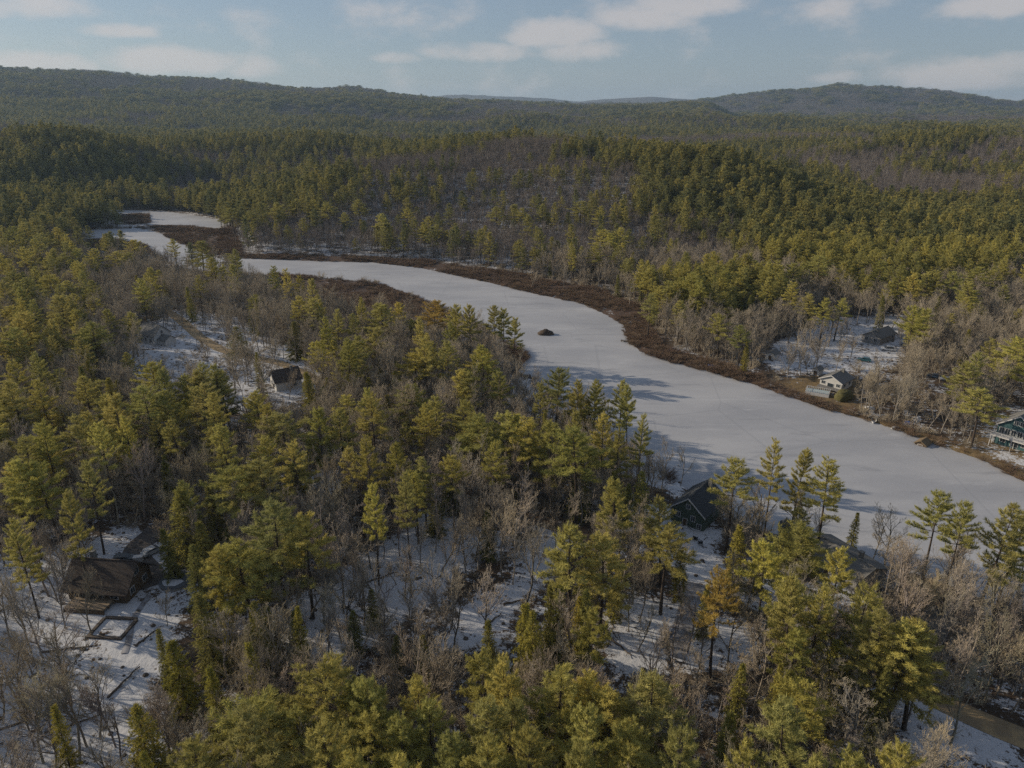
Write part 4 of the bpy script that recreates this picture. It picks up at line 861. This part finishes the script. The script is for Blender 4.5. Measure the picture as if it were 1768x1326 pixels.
def chair(px, py, deg, label):
    e = place(px, py, 'garden_chair', label, 'garden chair', deg, 'garden chairs in front of the green house'); B = bpy.data.materials.get('black_wood') or mat('black_wood', (.03, .03, .032), .7, .2, 4)
    mb = MB(); mb.box((0, 0, .40), (.75, .75, .06)); mb.build('seat', B, e)
    mb = MB(); mb.add([(-.4, .34, .4), (.4, .34, .4), (.4, .75, 1.25), (-.4, .75, 1.25), (-.4, .4, .38), (.4, .4, .38), (.4, .81, 1.22), (-.4, .81, 1.22)], [(0, 1, 2, 3), (7, 6, 5, 4), (0, 4, 5, 1), (1, 5, 6, 2), (2, 6, 7, 3), (3, 7, 4, 0)]); mb.build('backrest', B, e)
    for sx_ in (-.45, .45):
        mb = MB(); mb.box((sx_, .0, .62), (.14, .9, .05)); mb.build('armrest', B, e)
        for sy in (-.36, .36): mb = MB(); mb.box((sx_, sy, .2), (.07, .09, .8)); mb.build('leg', B, e)
chair(1200, 934, 150, 'black garden chair on the snow, nearer the green house of the two'); chair(1209, 940, 165, 'black garden chair on the snow, farther from the green house of the two')
# above-ground pool with white railing in front of the white house
e = place(1411, 682, 'railed_pool', 'oblong white railed pool in front of the white house', 'pool', -30)
mb = MB(); mb.box((0, 0, .4), (7.6, 3.8, 1.3)); mb.build('pool_wall', WHITE, e); mb = MB(); mb.box((0, 0, 1.07), (7.1, 3.3, .04)); mb.build('ice_sheet', mat('pool_ice', (.36, .45, .47), .5, .2, 1), e)
mb = MB()
for sy in (-1.8, 1.8):
    mb.box((0, sy, 1.85), (7.5, .1, .1)); mb.box((0, sy, 1.4), (7.5, .06, .06))
    for i in range(13): mb.box((-3.6 + i * .6, sy, 1.45), (.14, .14, .8))
for sx_ in (-3.7, 3.7):
    mb.box((sx_, 0, 1.85), (.1, 3.4, .1))
    for i in range(5): mb.box((sx_, -1.3 + i * .65, 1.45), (.14, .14, .8))
mb.build('railing', WHITE, e)
# tarps, boats, docks
def heap_mesh(w, l, h, seed, n=14, m=10, pw=.8):
    r_ = np.random.default_rng(seed); V, F = [], []
    for j in range(m):
        q = j / (m - 1) * math.pi / 2
        for i in range(n): a = i * 6.283 / n; k = 1 + r_.normal() * .09; V.append((w / 2 * math.cos(a) * math.cos(q) ** pw * k, l / 2 * math.sin(a) * math.cos(q) ** pw * k, h * math.sin(q) * (1 + r_.normal() * .04) - .05))
    F = [(j * n + i, j * n + (i + 1) % n, (j + 1) * n + (i + 1) % n, (j + 1) * n + i) for j in range(m - 1) for i in range(n)]
    mb = MB(); mb.add(V, F); return mb
def heap(px, py, name, label, cat, w, l, h, m_, seed, deg=0):
    e = heap_mesh(w, l, h, seed).build(name, m_, None, True); x, y, z = hit(px, py); e.location = (x, y, z); e.rotation_euler = (0, 0, R(deg)); return tag(e, label, cat)
heap(1566, 734, 'tarpaulin', 'bright blue tarpaulin heap on the far bank lawn', 'tarpaulin', 2.6, 1.8, .9, mat('blue_tarp', (.03, .16, .55), .5, .2, 2), 1)
heap(1583, 730, 'covered_boat', 'upright white bundle beside the blue tarpaulin', 'bundle', 1.2, 1.2, 2.0, WHITE, 2)
heap(1545, 741, 'dinghy', 'small pale upturned dinghy on the tan far bank', 'dinghy', 3.2, 1.3, .7, PALE, 3, 20)
heap(1502, 706, 'brush_heap', 'snow capped heap at the foot of the far bank birches', 'heap', 3.4, 1.6, .8, SNOW, 4, -20)
heap(1456, 688, 'round_shrub', 'large rounded olive shrub below the white house', 'shrub', 5.5, 8.0, 3.0, mat('clipped_shrub', (.115, .105, .04), .95, .5, 2.5, bump=1), 5, -50)
def boat(px, py, deg, label, col, name='rowing_boat'):
    e = place(px, py, name, label, 'boat', deg); n = 9; V = []
    for i in range(n):
        t_ = i / (n - 1) * 2 - 1; wd = .75 * (1 - abs(t_) ** 2.6) + .05; V += [(t_ * 2.3, -wd, .5 + .12 * t_ * t_), (t_ * 2.3, -wd * .6, .08), (t_ * 2.3, wd * .6, .08), (t_ * 2.3, wd, .5 + .12 * t_ * t_)]
    F = [(i * 4 + j, (i + 1) * 4 + j, (i + 1) * 4 + j + 1, i * 4 + j + 1) for i in range(n - 1) for j in range(3)]
    mb = MB(); mb.add(V, F + [(0, 1, 2, 3), (35, 34, 33, 32)]); mb.build('hull', mat('hull_paint', col, .4, .1, 2), e)
    mb = MB()
    for q in (-1.0, .2, 1.2): mb.box((q, 0, .42), (.25, 1.15, .05))
    mb.build('bench', WOOD_BROWN, e); return e
boat(1232, 634, -35, 'blue rowing boat pulled up on the far bank edge', (.06, .15, .42)); boat(1160, 606, 40, 'pale blue rowing boat among the far bank shrubs', (.35, .42, .52)); boat(1508, 729, 60, 'white rowing boat drawn up on the tan bank', (.6, .6, .6))
def dock(px, py, deg, L, label):
    e = empty('dock', (*flat([(px, py)])[0], 0), R(deg), label, 'dock'); mb = MB()
    for i in range(int(L / .3)): mb.box((-L / 2 + i * .3 + .15, 0, .5), (.26, 1.5, .08))
    mb.build('planks', LOG, e); mb = MB()
    for q in (-L / 2 + .3, 0, L / 2 - .3):
        for sy in (-.7, .7): mb.tube([(q, sy, -.8), (q, sy, .75)], .08, 6)
    mb.build('posts', LOG, e)
dock(903, 651, 12, 6, 'weathered dock on the ice by the near point'); dock(1084, 590, -8, 6, 'dark dock at the edge of the far bank brush')
# beaver lodge
x, y = flat([(942, 577)])[0]; e = empty('beaver_lodge', (x, y, 0), 0, 'dark stick mound of a beaver lodge on the ice', 'beaver lodge')
heap_mesh(7.4, 5.0, 2.4, 7, 18, 12, 1.9).build('mound', mat('mud_and_sticks', (.085, .062, .045), .95, .4, 3, bump=1), e, True); mb = MB()
for i in range(90):
    a = u(0, 6.28); q = u(.1, 1.0); b_ = np.array([2.9 * q * math.cos(a), 2.2 * q * math.sin(a), 2.4 * max(0, 1 - q) ** .8 + .1]); d_ = unit(np.array([-math.cos(a) + rng.normal() * .8, -math.sin(a) + rng.normal() * .8, .7 * q + rng.normal() * .3])); mb.tube([b_ - d_ * .7, b_ + d_ * u(.4, 1.1)], u(.03, .07), 4)
mb.build('sticks', LOG, e)
# fallen logs on the snow
for (px, py, deg, L, label) in [(120, 1125, 12, 9, 'long fallen log across the lower left yard'), (60, 1240, 35, 11, 'fallen trunk lying lowest in the yard corner'), (130, 1250, 28, 8, 'leaning pair mate log beside the yard corner trunk'), (40, 1060, -30, 6, 'short fallen log near the left edge of the yard'), (215, 1180, 75, 7, 'dark fallen log right of the yard centre'), (255, 1105, 65, 5, 'small log beside the trodden path'), (1070, 1120, -55, 6, 'fallen log in the snowy middle clearing'), (1150, 1105, 60, 5, 'small fallen branch by the slushy drive'), (660, 1000, 30, 7, 'fallen log near the top of the wooded lot'), (610, 1060, -40, 6, 'fallen log in the middle of the wooded lot'), (890, 1040, 20, 5, 'log lying across the snowy track'), (850, 1075, 50, 5, 'log lying beside the lower snowy track'), (1090, 559, 10, 6, 'drift log at the far bank brush'), (440, 660, 15, 6, 'log on the snow by the village road')]:
    e = place(px, py, 'fallen_log', label, 'fallen log', deg, 'fallen logs on the snow', .18); mb = MB(); P = np.stack([np.linspace(-L / 2, L / 2, 7), rng.normal(size=7) * .12, rng.normal(size=7) * .05], 1); mb.tube(P, np.linspace(.22, .08, 7), 7); mb.build('trunk', LOG, e); mb = MB()
    for q in range(6): b_ = P[q + 1 if q < 5 else 5]; d_ = unit(rng.normal(size=3) * np.array([1, 1, .35]) + np.array([.5, 0, .35])); mb.tube([b_, b_ + d_ * u(.8, 2.0)], .045, 4)
    mb.build('branch', LOG, e)
# rubble of stones and fallen sticks on the open snow
mb = MB(); cnt = 0
P = cells(60, 330, 2.0, .8); X, Y = P[:, 0], P[:, 1]; ok = np.zeros(len(X), bool)
for k in ('yard', 'lot', 'track', 'green', 'middle', 'village', 'east', 'hamlet', 'shore'): ok |= (sdist(X, Y, CLEARG[k][0]) < 0) & (rng.random(len(X)) < (.34 if k == 'yard' else .26))
X, Y = X[ok], Y[ok]; Z = ground(X, Y)
for i in range(len(X)):
    if rng.random() < .55:
        a = u(0, 6.28); L = u(.5, 2.4); c_ = np.array([X[i], Y[i], Z[i] + .08]); d_ = np.array([math.cos(a), math.sin(a), u(-.05, .2)]); mb.tube([c_ - d_ * L / 2, c_ + rng.normal(size=3) * .1, c_ + d_ * L / 2], u(.03, .09), 4)
    else:
        s_ = u(.2, .6); mb.tube([(X[i], Y[i], Z[i] - .2), (X[i] + u(-.1, .1), Y[i], Z[i] + s_ * .35), (X[i], Y[i], Z[i] + s_ * .6)], [s_, s_ * .8, s_ * .3], 6)
tag(mb.build('rubble', LOG), 'dark stones and fallen sticks strewn over the snow', 'rubble', kind='stuff')
# far mast below the right hill
x, y, z = hit(1584, 197); e = empty('lattice_mast', (x, y, z), 0, 'thin pale lattice mast below the right hill', 'mast'); mb = MB()
for sx_, sy in ((-1.2, -1), (1.2, -1), (0, 1.2)): mb.tube([(sx_, sy, 0), (sx_ * .3, sy * .3, 60)], .25, 4)
for q in range(14): k = 1 - q / 20; mb.tube([(-1.2 * k, -k, q * 4.2), (1.2 * k, -k, q * 4.2 + 4), (0, 1.2 * k, q * 4.2 + 2)], .15, 3)
mb.build('lattice', METALM, e)

hm = bpy.data.materials.new('haze'); hm.use_nodes = True; t = hm.node_tree; t.nodes.clear()
pv = N(t, 'ShaderNodeVolumePrincipled'); pv.inputs['Color'].default_value = (.52, .74, 1, 1); pv.inputs['Density'].default_value = 5.5e-5; pv.inputs['Anisotropy'].default_value = .2
ho = N(t, 'ShaderNodeOutputMaterial'); t.links.new(pv.outputs[0], ho.inputs['Volume'])
mb = MB(); zlo = float(gzv.min()) - 1; zhi = float(gzv.max()) + 60
mb.box((0, (ys[0] + ys[-1]) / 2, (zlo + zhi) / 2), (2 * xs[-1] + 200, ys[-1] - ys[0] + 200, zhi - zlo))
tag(mb.build('haze', hm), 'thin blue winter haze over the valley', kind='stuff')
